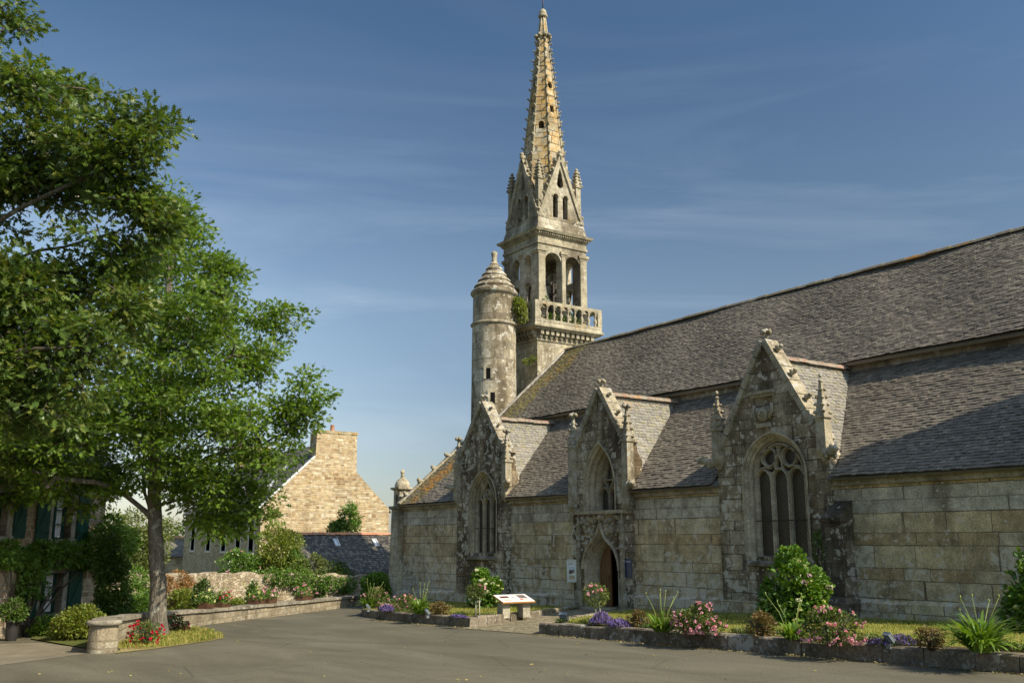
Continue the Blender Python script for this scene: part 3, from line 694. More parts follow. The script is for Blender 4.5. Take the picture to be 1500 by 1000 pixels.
    if k != 'b':
        m2 = MB(); m2.tube([(cx-hwi, YG+gd-.1, zb+.95), (cx+hwi, YG+gd-.1, zb+.95)], .014, 5); m2.build('window_bar', S_iron, gb)
        m2 = MB(); x0, x1 = cx-hwi-.16, cx+hwi+.16; z0 = zb
        m2.add([(x0, YG-.14, z0-.16), (x1, YG-.14, z0-.16), (x1, YG-.14, z0-.24), (x0, YG-.14, z0-.24), (x0, YG+gd+.05, z0+.03), (x1, YG+gd+.05, z0+.03), (x0, YG+.1, z0-.3), (x1, YG+.1, z0-.3)],
               [(0, 1, 5, 4), (0, 3, 2, 1), (3, 6, 7, 2), (0, 4, 6, 3), (1, 2, 7, 5)]); m2.build('window_sill', S_trimd, gb)
    if k == 'c':
        m2 = MB(); m2.box(c-.55, c+.32, YG-.16, YG, 5.58, 5.66); m2.box(c-.5, c+.27, YG-.1, YG, 5.5, 5.58); m2.build('hood_shelf', S_trim, gb)
        m2 = MB(); m2.blob((c-.12, YG-.04, 5.02), .2, jit=.08, sc=(1, .7, 1.1)); m2.blob((c-.12, YG-.2, 5.03), .05, jit=.1)
        for q in (-1, 1): m2.blob((c-.12+q*.22, YG-.02, 5.1), .1, jit=.2, sc=(.7, .7, 1.6)); m2.blob((c-.12+q*.08, YG-.17, 5.1), .035)
        m2.box(c-.34, c+.1, YG-.1, YG, 4.66, 4.78); m2.tube([(c+.1, YG-.06, 4.9), (c+.22, YG-.08, 5.1), (c+.2, YG-.06, 5.3)], .05, 6); m2.tube([(c-.34, YG-.06, 4.9), (c-.46, YG-.08, 5.1), (c-.4, YG-.06, 5.3)], .05, 6)
        m2.build('carved_head', S_carvec, gb)
    if k == 'b':
        zd = lawn_z(c)-.02
        inn = arch(dc, .5, zd, .74, .74); od = o1
        # stepped door mouldings between the outer ogee and the door frame
        m2 = MB(); N_ = len(od); S2 = [0, .12, .2, .3, .42, .5, .62, .72, .85, 1.]; D2 = [0, .0, .05, .05, .12, .12, .2, .2, .28, .5]
        vs = []
        for i in range(N_):
            for f, d_ in zip(S2, D2):
                a = od[i][0]*(1-f)+inn[i][0]*f; b = od[i][1]*(1-f)+inn[i][1]*f; vs.append(S(a, b, d_))
        M_ = len(S2); m2.add(vs, [(i*M_+q, i*M_+q+1, (i+1)*M_+q+1, (i+1)*M_+q) for i in range(N_-1) for q in range(M_-1)])
        hood = [(p[0], p[1]) for p in od if p[1] > .5]; m2.mould(hood, [(0, 0), (0, -.07), (.05, -.1), (.09, -.06), (.09, 0)], S)
        dsur = m2.build('door_surround', S_reveal, gb)
        # half open oak leaf: its closed half fills the left of the opening
        m2 = MB(); lp = [p for p in arch(dc, .49, zd+.03, .74, .73, 20) if p[0] <= dc+.08]; lp.append((dc+.08, zd+.03))
        m2.poly(lp, [], S, .36, .42); 
        for xx in (dc-.34, dc-.18, dc-.03): m2.box(xx-.006, xx+.006, YG+.35, YG+.362, zd+.05, .6)
        m2.box(dc-.49, dc+.08, YG+.335, YG+.36, zd+.03, zd+.17)
        m2.build('door_leaf', S_wood, gb)
        m2 = MB(); m2.tube([(dc+.02, YG+.35, .42), (dc+.02, YG+.31, .42), (dc+.02, YG+.31, .5), (dc+.02, YG+.35, .5)], .012, 6); m2.build('door_handle', S_iron, gb)
        m2 = MB(); m2.add([S(a, b, 1.25) for a, b in arch(dc, .9, zd, 1.5, .9)], [tuple(range(len(inn)))]); m2.box(dc-.9, dc-.8, YG+.5, YG+1.25, zd, 2.4); m2.box(dc+.8, dc+.9, YG+.5, YG+1.25, zd, 2.4); m2.box(dc-.9, dc+.9, YG+.5, YG+1.25, 2.3, 2.4); m2.build('painted_dark_doorway', S_dark, gb)  # near-black box paints the unlit interior behind the half open door
        m2 = MB(); m2.box(dc-.62, dc+.62, YG-.5, YG+1.2, zd-.3, zd+.02); m2.build('doorstep', S_trim, gb)
        # flanking shafts, sill course and carved spandrels
        m2 = MB()
        for sgn in (-1, 1):
            xx = dc+sgn*1.12; m2.frustum(xx, YG-.03, zd, zd+.5, .12, .12); m2.frustum(xx, YG-.02, zd+.5, 2.0, .075, .07)
            for q in range(5): m2.blob((xx+random.uniform(-.03, .03), YG-.07, 1.2+q*.24), .075, jit=.3)
            m2.frustum(xx, YG-.02, 2.0, 2.5, .07, .03)
        for q in range(46):
            xx = dc+random.uniform(-1.0, 1.0); zlo = 1.25+1.0*max(0, 1-abs(xx-dc)/.85); zz = random.uniform(min(zlo, 2.3), 2.42); m2.blob((xx, YG-.0, zz), random.uniform(.045, .1), jit=.3, sc=(1, .7, 1))
        m2.lathe([(.05, 2.1), (.04, 2.3), (.11, 2.34), (.05, 2.46)], dc, YG-.05, 8); m2.build('carved_spandrel', S_carvec, gb)
        m2 = MB(); m2.box(c-hw+.0, c+hw, YG-.1, YG, 2.5, 2.61); m2.build('sill_course', S_trim, gb)
        for sgn in (-1, 1): m2 = MB(); m2.box(c+sgn*(hw-.1)-.14, c+sgn*(hw-.1)+.14, YG-.14, YG, 2.62, 3.2); m2.build('pinnacle_base', S_trim, gb)
    # roof of the bay
    zr, xe = g['ridge'], g['xe']; yJ = A_E[0]+(zr-A_E[1])/A_S; 
    ze = ap-g['sl']*(hw-.2); zE = zr-(zr-3.55)/1.0 if False else None
    slp = (zr-3.55)/xe; yV = A_E[0]+(3.55-A_E[1])/A_S; y0 = YG+.43
    m2 = MB()
    for sgn in (-1, 1):
        O = Vector((c+sgn*xe, y0, 3.55)); u = Vector((0, 1, 0)); v = Vector((-sgn*xe, 0, zr-3.55)); ln = v.length
        pl = [(0, 0), (max(.02, yV-y0), 0), (yJ-y0, ln), (0, ln)]
        nn = Vector((sgn*slp, 0, 1)).normalized()
        q = [O, O+u*max(.02, yV-y0), O+u*(yJ-y0)+v, O+v]; m2.add([p-nn*.03 for p in q]+[p-nn*.1 for p in q], [(0, 1, 2, 3), (4, 5, 6, 7), (0, 1, 5, 4)], 0)
        slates(m2, O-nn*.02, u, v, pl, row=.12, wd=.17, mat=0, seed=int(c*10)+sgn)
    ridge_tiles(m2, (c, y0, zr+.02), (c, yJ, zr+.02), mat=1, seed=int(c))
    m2.build('bay_roof', [S_slatedor, S_tile], gb)
    return gb
bays = [bay(g) for g in GAB]

# aisle roof with cuts where the bay roofs run in
ky = math.hypot(1, A_S); mb = MB(); X0, X1 = -38.52, -3.2
def aq(x, y): return (x-X0, (y-A_E[0])*ky)
cuts = []
for g in GAB:
    c, xe, zr = g['c'], g['xe'], g['ridge']; yV = A_E[0]+(3.55-A_E[1])/A_S; yJ = A_E[0]+(zr-A_E[1])/A_S
    cuts.append([aq(c-xe, A_E[0]-.5), aq(c+xe, A_E[0]-.5), aq(c+xe, yV), aq(c, yJ), aq(c-xe, yV)])
O = Vector((X0, A_E[0], A_E[1])); u = Vector((1, 0, 0)); v = Vector((0, 1, A_S)).normalized(); ln = (A_T[0]-A_E[0])*ky
nn = u.cross(v)
def slab(xa, xb):
    q = [(xa, 0), (xb, 0), (xb, ln), (xa, ln)]; P = [O+u*(a)+v*b for a, b in q]; mb.add([p-nn*.05 for p in P]+[p-nn*.12 for p in P], [(0, 1, 2, 3), (7, 6, 5, 4), (0, 4, 5, 1), (0, 3, 7, 4), (1, 5, 6, 2)], 0)
edges = [0.]+[e for g in GAB for e in (g['c']-g['hw']-X0+.02, g['c']+g['hw']-X0-.02)]+[X1-X0]
for i in range(0, len(edges), 2): slab(edges[i], edges[i+1])
for i in range(1, len(edges)-1, 2):
    q = [(edges[i], .6*ky), (edges[i+1], .6*ky), (edges[i+1], ln), (edges[i], ln)]; P = [O+u*a+v*b for a, b in q]; mb.add([p-nn*.05 for p in P], [(0, 1, 2, 3)], 0)
def am(x, vv, rnd):
    if x < 1.6+vv*.1: return 1 if (x > .5-.0 and rnd.random() < .75 and x < 1.5) else (2 if rnd.random() < .6 else 0)
    return 0
slates(mb, O, u, v, [(0, 0), (X1-X0, 0), (X1-X0, ln), (0, ln)], cuts, matf=am, sag=lambda x, y: .012*math.sin(x*.9+y)+.01*math.sin(x*.37), seed=5)
mb.build('aisle_roof', [S_slate, S_slatew, S_slatemoss], church)
# west verge with crockets
mb = MB(); P0 = O-u*.12; n_ = 9
for i in range(n_):
    a = P0+v*(ln*i/n_+.01); mb.obox(a-nn*.1, u*.2, v*(ln/n_-.02), nn*.2)
vg = mb.build('roof_verge', S_carvec, church)
for i in range(5):
    p = P0+v*(ln*(i+.6)/5.4)+nn*.12; m2 = MB(); m2.blob(p+u*.1, .11, jit=.3, sc=(1.2, 1.3, .9)); m2.blob(p+u*.1+Vector((0, -.1, .07)), .08, jit=.3); m2.build('crocket', S_carvec, vg)
# nave: clerestory wall, roof, ridge
mb = MB(); mb.box(-36.3, -.5, 24.0, 24.45, ZB, 6.86); mb.box(-36.3, -.5, 31.6, 32, ZB, 6.86); mb.build('nave_wall', S_trimd, church)
mb = MB(); NE, NR = (23.72, 6.8), (28.0, 10.72); nS = (NR[1]-NE[1])/(NR[0]-NE[0]); kn = math.hypot(1, nS)
O2 = Vector((-36.38, NE[0], NE[1])); v2 = Vector((0, 1, nS)).normalized(); ln2 = (NR[0]-NE[0])*kn; n2 = u.cross(v2); LX = 36.0
P = [O2, O2+u*LX, O2+u*LX+v2*ln2, O2+v2*ln2]; mb.add([p-n2*.07 for p in P]+[p-n2*.16 for p in P], [(0, 1, 2, 3), (7, 6, 5, 4), (0, 4, 5, 1), (0, 3, 7, 4)], 0)
mb.add([(-36.38, 28, 10.7), (-.4, 28, 10.7), (-.4, 32.3, 6.8), (-36.38, 32.3, 6.8)], [(0, 1, 2, 3)], 0)
def nm(x, vv, rnd):
    e = .5+.25*math.sin(vv*2.1)+vv*.10
    if x < e+.95 and x > .18+vv*.03 and rnd.random() < .9-.25*abs(x-e)/1.0: return 1
    return 0
slates(mb, O2, u, v2, [(0, 0), (LX, 0), (LX, ln2), (0, ln2)], matf=nm, sag=lambda x, y: .03*math.sin(x*.55+1)+.02*math.sin(x*1.3+y), seed=9)
mb.build('nave_roof', [S_slate, S_slatemoss], church)
mb = MB(); ridge_tiles(mb, (-36.38, 28, 10.76), (-.4, 28, 10.76), .1, .16, .4, 0, 21); mb.build('ridge_tiles', S_tileo, church)
mb = MB(); mb.obox(O2-u*.02+n2*.0, u*.14, v2*(ln2-.05), n2*.11); mb.build('cement_fillet', S_cement, church)
# buttress east of the third bay
mb = MB(); bx, bz = -15.38, lawn_z(-15.4)
mb.box(bx-.42, bx+.42, 19.86, 20.5, ZB, bz+.34)
mb.add([(bx-.42, 19.86, bz+.341), (bx+.42, 19.86, bz+.341), (bx+.29, 19.98, bz+.48), (bx-.29, 19.98, bz+.48), (bx-.42, 20.5, bz+.341), (bx+.42, 20.5, bz+.341), (bx+.29, 20.5, bz+.48), (bx-.29, 20.5, bz+.48)], [(0, 1, 2, 3), (1, 5, 6, 2), (4, 0, 3, 7)])
bh = .29; mb.box(bx-bh, bx+bh, 20.0, 20.49, bz+.48, 2.2)
mb.add([(bx-bh, 20.0, 2.2), (bx+bh, 20.0, 2.2), (bx+bh, 20.49, 2.62), (bx-bh, 20.49, 2.62), (bx-bh, 20.49, 2.2), (bx+bh, 20.49, 2.2)], [(0, 1, 2, 3), (1, 5, 2), (0, 3, 4)])
mb.box(bx-.33, bx+.33, 19.95, 20.49, 2.1, 2.18)
mb.build('buttress', M_ashlar('dark_buttress_stone', [(.09, .07, .05), (.14, .115, .082), (.2, .165, .12)], (.06, .048, .036), .6, .40, .45, 0, .8, 3.6, wcol=(.5, .47, .4)), church)
# corner pillar with stone lantern
mb = MB(); lx, ly = -39.08, 20.62; mb.frustum(lx, ly, ZB, 3.0, .40, .34); mb.frustum(lx, ly, 3.0, 3.06, .36, .44); mb.frustum(lx, ly, 3.06, 3.16, .44, .44)
pl_ = mb.build('corner_pillar', S_tower, church)
mb = MB(); 
for face in range(4):
    f = [m_south(ly-.28), m_east(lx+.28), m_north(ly+.28), m_west(lx-.28)][face]; c0 = lx if face in (0, 2) else ly; hwid = .28 if face in (0, 2) else .199
    mb.poly([(c0-hwid, 3.161), (c0+hwid, 3.161), (c0+hwid, 3.86), (c0-hwid, 3.86)], [arch(c0, .09, 3.25, 3.62, .1, 6)], f, 0, .08)
mb.frustum(lx, ly, 3.86, 3.92, .3, .40); mb.frustum(lx, ly, 3.92, 4.0, .40, .40)
mb.lathe([(.34, 4.0), (.345, 4.1), (.3, 4.24), (.2, 4.36), (.1, 4.42), (.07, 4.5), (.1, 4.53), (.06, 4.57), (.1, 4.66), (.1, 4.72), (.05, 4.8), (.01, 4.82)], lx, ly, 16)
mb.build('lantern', S_tower, pl_)

# invented tower beyond the right edge of view, added to shade the aisle roof
mb = MB(); qx0, qx1, qy0, qy1 = -5.4, -3.0, 22.6, 24.45
mb.box(qx0, qx1, qy0, qy1, ZB, 13.2); mb.box(qx0-.1, qx1+.1, qy0-.1, qy1+.1, 13.2, 13.45); st_ = mb.build('added_shade_tower', S_gable, church)
mb = MB(); mb.frustum((qx0+qx1)/2, (qy0+qy1)/2, 13.45, 15.6, 1.3, .05, 0, 1.03, .05); mb.build('added_shade_tower_roof', S_slate, st_)
# ------------------------------------------------------------------ belfry tower (part of the church)
TX, TY = -38.0, 27.95; TE, TS = TX+1.6, TY-1.65
mb = MB(); mb.box(TX-1.6, TE, TS, TY+1.65, ZB, 11.3); tower = mb.build('tower_shaft', S_tower, church)
mb = MB(); mb.box(TX-1.66, TE+.06, TS-.06, TY+1.71, 11.06, 11.2)
for i in range(11):
    y = TS+.02+(3.3-.22)*i/10-.0; mb.box(TE, TE+.28, y, y+.18, 11.33, 11.56); mb.box(TE, TE+.18, y+.015, y+.165, 11.2, 11.33)
    x = TX-1.6+(3.2-.18)*i/10; mb.box(x, x+.18, TS-.28, TS, 11.33, 11.56); mb.box(x+.015, x+.165, TS-.18, TS, 11.2, 11.33)
mb.box(TX-1.6, TE, TS, TY+1.65, 11.3, 11.56)
mb.build('corbel_table', S_carve, tower)
mb = MB(); bw_ = .47
mb.frustum(TX, TY, 11.56, 11.66, 1.6+.34, 1.6+.40, 0, 1.65+.34, 1.65+.40); mb.frustum(TX, TY, 11.66, 11.74, 1.6+.48, 1.6+.48, 0, 1.65+.48, 1.65+.48); mb.frustum(TX, TY, 11.74, 11.9, 2.04, 1.98, 0, 2.09, 2.03)
bal = mb.build('balcony_slab', S_carve, tower)
mb = MB(); ex, sy_ = TX+2.0, TY-2.05
def rail(z0, z1, t):
    mb.box(ex-t, ex, sy_, TY+2.05, z0, z1); mb.box(TX-2.0, ex-t, sy_, sy_+t, z0, z1); mb.box(TX-2.0, ex-t, TY+2.05-t, TY+2.05, z0, z1); mb.box(TX-2.0, TX-2.0+t, sy_+t, TY+2.05-t, z0, z1)
rail(11.9, 12.04, .22); rail(12.78, 12.94, .24)
for a, b in ((ex-.12, sy_+.12), (ex-.12, TY+1.93), (TX-1.88, sy_+.12), (TX-1.88, TY+1.93)): mb.box(a-.13, a+.13, b-.13, b+.13, 12.04, 12.78)
mb.build('balustrade', S_carve, tower)
bprof = [(.06, 12.04), (.075, 12.08), (.045, 12.14), (.085, 12.28), (.09, 12.34), (.04, 12.46), (.035, 12.5), (.06, 12.56), (.085, 12.64), (.08, 12.7), (.09, 12.78)]
def baluster(x, y):
    m2 = MB(); m2.lathe(bprof, x, y, 8); m2.box(x-.1, x+.1, y-.1, y+.1, 12.70, 12.781); m2.build('baluster', S_carve, tower)
for i in range(9): baluster(ex-.11, sy_+.34+(4.1-.68)*i/8)
for i in range(5): baluster(ex-.5-.44*i, sy_+.11)
# belfry stage
BX0, BX1, BY0, BY1 = TX-1.5, TX+1.5, TY-1.5, TY+1.5; zb0 = 11.9; zb1 = 16.0
mb = MB(); T_ = .42
def rarch(c, h_, b, t): return arch(c, h_, b, t-h_*.95, h_*.95, 6)
eo = [rarch(TY-.58, .5, 12.3, 15.62), rarch(TY+.64, .45, 12.3, 15.6)]
ea = lambda o: o
mb.poly([(BY0, zb0), (BY1, zb0), (BY1, zb1), (BY0, zb1)], eo, m_east(BX1), 0, T_)
mb.poly([(BY0, zb0), (BY1, zb0), (BY1, zb1), (BY0, zb1)], eo, m_west(BX0), 0, T_)
so = [rarch(TX-.42, .32, 14.45, 15.55), rarch(TX+.58, .32, 14.45, 15.55), rarch(TX-.42, .32, 12.3, 14.12), rarch(TX+.58, .32, 12.3, 14.12)]
for f in (m_south(BY0), m_north(BY1)): mb.poly([(BX0+T_, zb0), (BX1-T_, zb0), (BX1-T_, zb1), (BX0+T_, zb1)], so, f, 0.002, T_)
mb.box(BX0+.43, BX1-.43, BY0+.43, BY1-.43, 15.85, 16.0)
belfry = mb.build('belfry', S_belf, church)
for yc, hw_ in ((BY0+.2, .26), (TY+.05, .17), (BY1-.2, .26)):
    mb = MB(); mb.box(BX1, BX1+.07, yc-hw_, yc+hw_, 15.5, 15.6); mb.box(BX1, BX1+.12, yc-hw_-.05, yc+hw_+.05, 15.6, 15.74); mb.box(BX1, BX1+.05, yc-hw_+.06, yc+hw_-.06, 12.3, 15.5); mb.build('pier', S_carve, belfry)
for xc, hw_ in ((BX0+.2, .24), (TX+.08, .14), (BX1-.2, .24)):
    mb = MB(); mb.box(xc-hw_, xc+hw_, BY0-.07, BY0, 15.5, 15.6); mb.box(xc-hw_-.04, xc+hw_+.04, BY0-.12, BY0, 15.6, 15.74); mb.build('pier_capital', S_carve, belfry)
mb = MB(); mb.frustum(TX, TY, 16.0, 16.12, 1.56, 1.56); mb.frustum(TX, TY, 16.12, 16.4, 1.52, 1.52); mb.frustum(TX, TY, 16.4, 16.48, 1.56, 1.62)
for i in range(24):
    q = -1.6+3.2*(i+.5)/24; mb.box(TX+1.5, TX+1.68, TY+q-.04, TY+q+.04, 16.48, 16.58); mb.box(TX+q-.04, TX+q+.04, TY-1.68, TY-1.5, 16.48, 16.58)
mb.frustum(TX, TY, 16.48, 16.58, 1.58, 1.58); mb.frustum(TX, TY, 16.58, 16.7, 1.74, 1.8); mb.frustum(TX, TY, 16.7, 16.76, 1.8, 1.62)
mb.build('dentil_cornice', S_carve, belfry)
mb = MB(); mb.frustum(TX, TY, 16.76, 17.4, 1.55, 1.42); mb.frustum(TX, TY, 17.4, 17.46, 1.44, 1.44); mb.build('battered_base', S_belf, belfry)
# spire: eight plates with real openings
ZS0, ZS1, R0, R1 = 17.3, 29.35, 1.44, .13
mb = MB()
rad = lambda z: R0+(R1-R0)*(z-ZS0)/(ZS1-ZS0)
t8 = math.tan(math.pi/8)
for k in range(8):
    an = k*math.pi/4; ca, sa = math.cos(an), math.sin(an)
    def f(a, b, d, ca=ca, sa=sa): r_ = rad(b)-d; return (TX+r_*ca-a*sa, TY+r_*sa+a*ca, b)
    hl = []
    def rnd_(z, r_, n=12): return [(r_*math.cos(2*math.pi*i/n), z+r_*1.3*math.sin(2*math.pi*i/n)) for i in range(n)]
    if k % 2 == 0: hl = [rnd_(25.15, .15), [(-.12, 23.55), (.12, 23.55), (.12, 23.95), (-.12, 23.95)]]
    else: hl = [arch(0, .15, 22.55, 22.86, .14, 5)]
    zl = 20.25 if k % 2 == 0 else ZS0     # the axial faces open into the hollow lantern behind the gablets
    mb.poly([(-t8*rad(zl), zl), (t8*rad(zl), zl), (t8*rad(ZS1), ZS1), (-t8*rad(ZS1), ZS1)], hl, f, 0, .16)
spire = mb.build('spire', S_spire, church)
mb = MB()
for k in range(8):
    an = (k+.5)*math.pi/4; c8 = 1/math.cos(math.pi/8)
    mb.tube([(TX+rad(z)*c8*math.cos(an), TY+rad(z)*c8*math.sin(an), z) for z in (19.2, 22, 25, 28, 29.3)], [.045, .04, .035, .03, .03], 6)
    z = 19.4
    while z < 28.2:
        r_ = rad(z)*c8+.06; s_ = .062
        mb.blob((TX+r_*math.cos(an), TY+r_*math.sin(an), z), s_, jit=.2, sc=(1, 1, .9)); mb.blob((TX+(r_+.07)*math.cos(an), TY+(r_+.07)*math.sin(an), z+.06), s_*.85, jit=.25); z += .56
    mb.blob((TX+(rad(28.2)*c8+.1)*math.cos(an), TY+(rad(28.2)*c8+.1)*math.sin(an), 28.2), .11, jit=.2)
mb.build('spire_crockets', S_carve, spire)
mb = MB(); mb.lathe([(.16, 29.33), (.25, 29.36), (.26, 29.44), (.2, 29.48), (.21, 29.6), (.17, 29.74), (.08, 29.84), (.02, 29.86)], TX, TY, 12); mb.build('cap_stone', S_carve, spire)
mb = MB(); mb.tube([(TX, TY, 29.8), (TX, TY, 30.6)], .03, 6); mb.tube([(TX, TY-.25, 30.9), (TX, TY+.25, 30.9)], .025, 6); mb.tube([(TX, TY, 30.6), (TX, TY, 31.3)], .025, 6); mb.build('iron_cross', S_iron, spire)
# gablets on the four sides, corner pinnacles
G0, GA_, GW = 17.46, 20.75, 1.36
for k in range(4):
    an = k*math.pi/2; ca, sa = math.cos(an), math.sin(an)
    def f(a, b, d, ca=ca, sa=sa): r_ = 1.37-d; return (TX+r_*ca-a*sa, TY+r_*sa+a*ca, b)
    tear = [(.2*math.cos(t), 19.38+.22*math.sin(t)) for t in [math.pi+math.pi*i/8 for i in range(9)]]+[(.12, 19.85), (0, 20.28), (-.12, 19.85)]
    mb = MB(); mb.poly([(-GW, G0), (GW, G0), (.06, GA_), (-.06, GA_)], [rarch(-.31, .155, 17.55, 18.8), rarch(.31, .155, 17.55, 18.8), tear], f, 0, .26)
    gl = mb.build('gablet', S_belf, church)
    mb = MB()
    for s_ in (-.31, .31): mb.mould(rarch(s_, .155, 17.6, 18.8)[1:-1], [(0, 0), (0, -.04), (.05, -.05), (.08, 0)], f)
    for sg in (-1, 1):
        pth = [(sg*(GW+.03), G0-.02), (sg*.03, GA_+.06)]
        if sg > 0: pth = pth[::-1]
        mb.mould(pth, [(-.1, .0), (-.1, -.09), (.07, -.09), (.07, .28), (-.1, .28), (-.1, 0)], f)
    mb.build('gablet_coping', S_carve, gl)
    for sg in (-1, 1):
        for i in range(7): mb = MB(); q = (i+.6)/7; a, b = sg*(GW*(1-q)+.1), G0+(GA_-G0)*q; mb.blob(f(a, b, .05), .1, jit=.3); mb.blob(f(a+sg*.08, b+.07, .02), .075, jit=.3); mb.build('crocket', S_carve, gl)
    mb = MB(); mb.blob(f(0, GA_+.2, .0), .15, jit=.25); mb.blob(f(0, GA_+.36, -.04), .11, jit=.25); mb.build('gablet_finial', S_carve, gl)
for i, j in ((1, -1), (1, 1), (-1, -1), (-1, 1)):
    mb = MB(); x, y = TX+i*1.2, TY+j*1.2
    mb.frustum(x, y, 17.46, 17.6, .24, .2); mb.frustum(x, y, 17.6, 19.45, .155, .145); mb.frustum(x, y, 19.45, 19.52, .2, .2); mb.frustum(x, y, 19.52, 20.45, .15, .05)
    for q in range(5):
        z = 19.55+q*.18; r_ = .17-.025*q
        for a, b in ((-1, -1), (1, -1), (1, 1), (-1, 1)): mb.blob((x+a*r_, y+b*r_, z), .07, jit=.3)
    mb.blob((x, y, 20.45), .09, jit=.2); mb.build('corner_pinnacle', S_carve, spire)
# round stair turret
UX, UY = -37.52, 24.55
mb = MB(); mb.lathe([(1.14, ZB), (1.1, 4), (1.07, 8), (1.05, 11.66)], UX, UY, 40, smooth=True)
mb.lathe([(1.03, 11.8), (1.02, 13.15)], UX, UY, 40)
tur = mb.build('stair_turret', S_turret, church, fix=True)
mb = MB(); mb.lathe([(1.04, 11.64), (1.11, 11.68), (1.14, 11.74), (1.1, 11.8), (1.02, 11.83)], UX, UY, 40); mb.build('turret_string_course', S_carvec, tur)
mb = MB(); mb.lathe([(1.01, 13.12), (1.07, 13.17), (1.13, 13.24), (1.15, 13.3), (1.1, 13.33)], UX, UY, 40); mb.build('turret_cornice', S_carvec, tur)
mb = MB(); prof = [(1.12, 13.32)]; rs = [1.08, .93, .75, .56, .37, .2]; zs_ = [13.32, 13.6, 13.9, 14.2, 14.5, 14.78]
for i in range(5): prof += [(rs[i]+.05, zs_[i]-.0), (rs[i]+.045, zs_[i]+.05), ((rs[i]+rs[i+1])/2+.045, (zs_[i]+zs_[i+1])/2), (rs[i+1]-.02, zs_[i+1]-.001)]
mb.lathe(prof, UX, UY, 36, smooth=False); mb.build('conical_roof', S_turret, tur)
mb = MB(); mb.lathe([(.22, 14.78), (.16, 14.88), (.1, 14.93), (.15, 14.99), (.12, 15.04), (.13, 15.2), (.16, 15.32), (.14, 15.4), (.06, 15.46), (.01, 15.47)], UX, UY, 14); mb.build('turret_finial', S_carve, tur)
for z, da in ((9.0, -47), (7.85, -36)):
    a = R(da); mb = MB(); d = Vector((math.cos(a), math.sin(a), 0)); t = Vector((-d.y, d.x, 0)); p = Vector((UX, UY, z))+d*1.075
    mb.obox(p-t*.11-d*.1, t*.22, d*.11, Vector((0, 0, .5))); mb.build('slit_window', S_dark, tur)
    mb = MB(); q = Vector((UX, UY, z))+d*1.035
    for o_, w_, h_ in ((-.22, .11, .5), (.11, .11, .5)): mb.obox(q+t*o_, t*w_, d*.06, Vector((0, 0, h_)))
    mb.obox(q-t*.24+Vector((0, 0, .5)), t*.48, d*.06, Vector((0, 0, .13))); mb.build('slit_frame', S_tower, tur)
# bells
S_darkwood = M_plain('old_dark_timber', (.06, .05, .04), .8)
def bell(x, y, z, s_, label):
    t = thing('bell', (x, y, z), label, 'bell', 'bells in the belfry')
    mb = MB(); mb.lathe([(.5*s_, z), (.49*s_, z+.05*s_), (.4*s_, z+.18*s_), (.31*s_, z+.45*s_), (.27*s_, z+.7*s_), (.22*s_, z+.84*s_), (.1*s_, z+.9*s_), (.03*s_, z+.92*s_)], x, y, 24); mb.build('bell_body', S_bronze, t)
    mb = MB(); mb.tube([(x, y, z+.3*s_), (x, y, z-.02)], .03, 6); mb.blob((x, y, z+.02), .08*s_, jit=.02); mb.build('clapper', S_iron, t)
    mb = MB(); mb.box(x-.1, x+.1, TY-1.05, TY+1.05, z+.95*s_, z+.95*s_+.16) if False else mb.box(x-.09, x+.09, y-.45*s_-.1, y+.45*s_+.1, z+.92*s_, z+.92*s_+.18); mb.build('headstock', S_darkwood, t)
    mb = MB(); wr = .55*s_; mb.tube([(x, y+.5*s_+.05+0*a_, z+1.0*s_+0) if False else (x+wr*math.cos(a_), y+.42*s_+.12, z+1.0*s_+wr*math.sin(a_)) for a_ in [2*math.pi*i/20 for i in range(21)]], .035, 6)
    mb.tube([(x-wr, y+.42*s_+.12, z+s_), (x+wr, y+.42*s_+.12, z+s_)], .025, 5); mb.build('bell_wheel', S_iron, t)
    for q in (-1, 1): mb = MB(); mb.box(x-.08, x+.08, y+q*(.45*s_+.18)-.05, y+q*(.45*s_+.18)+.05, 12.0, z+.92*s_+.16); mb.build('frame_post', S_darkwood, t)
bell(TX+.35, TY-.45, 13.25, 1.15, 'large bronze bell with iron wheel behind the left belfry opening')
bell(TX+.1, TY+.75, 13.0, .85, 'smaller bronze bell partly hidden behind the right belfry opening')
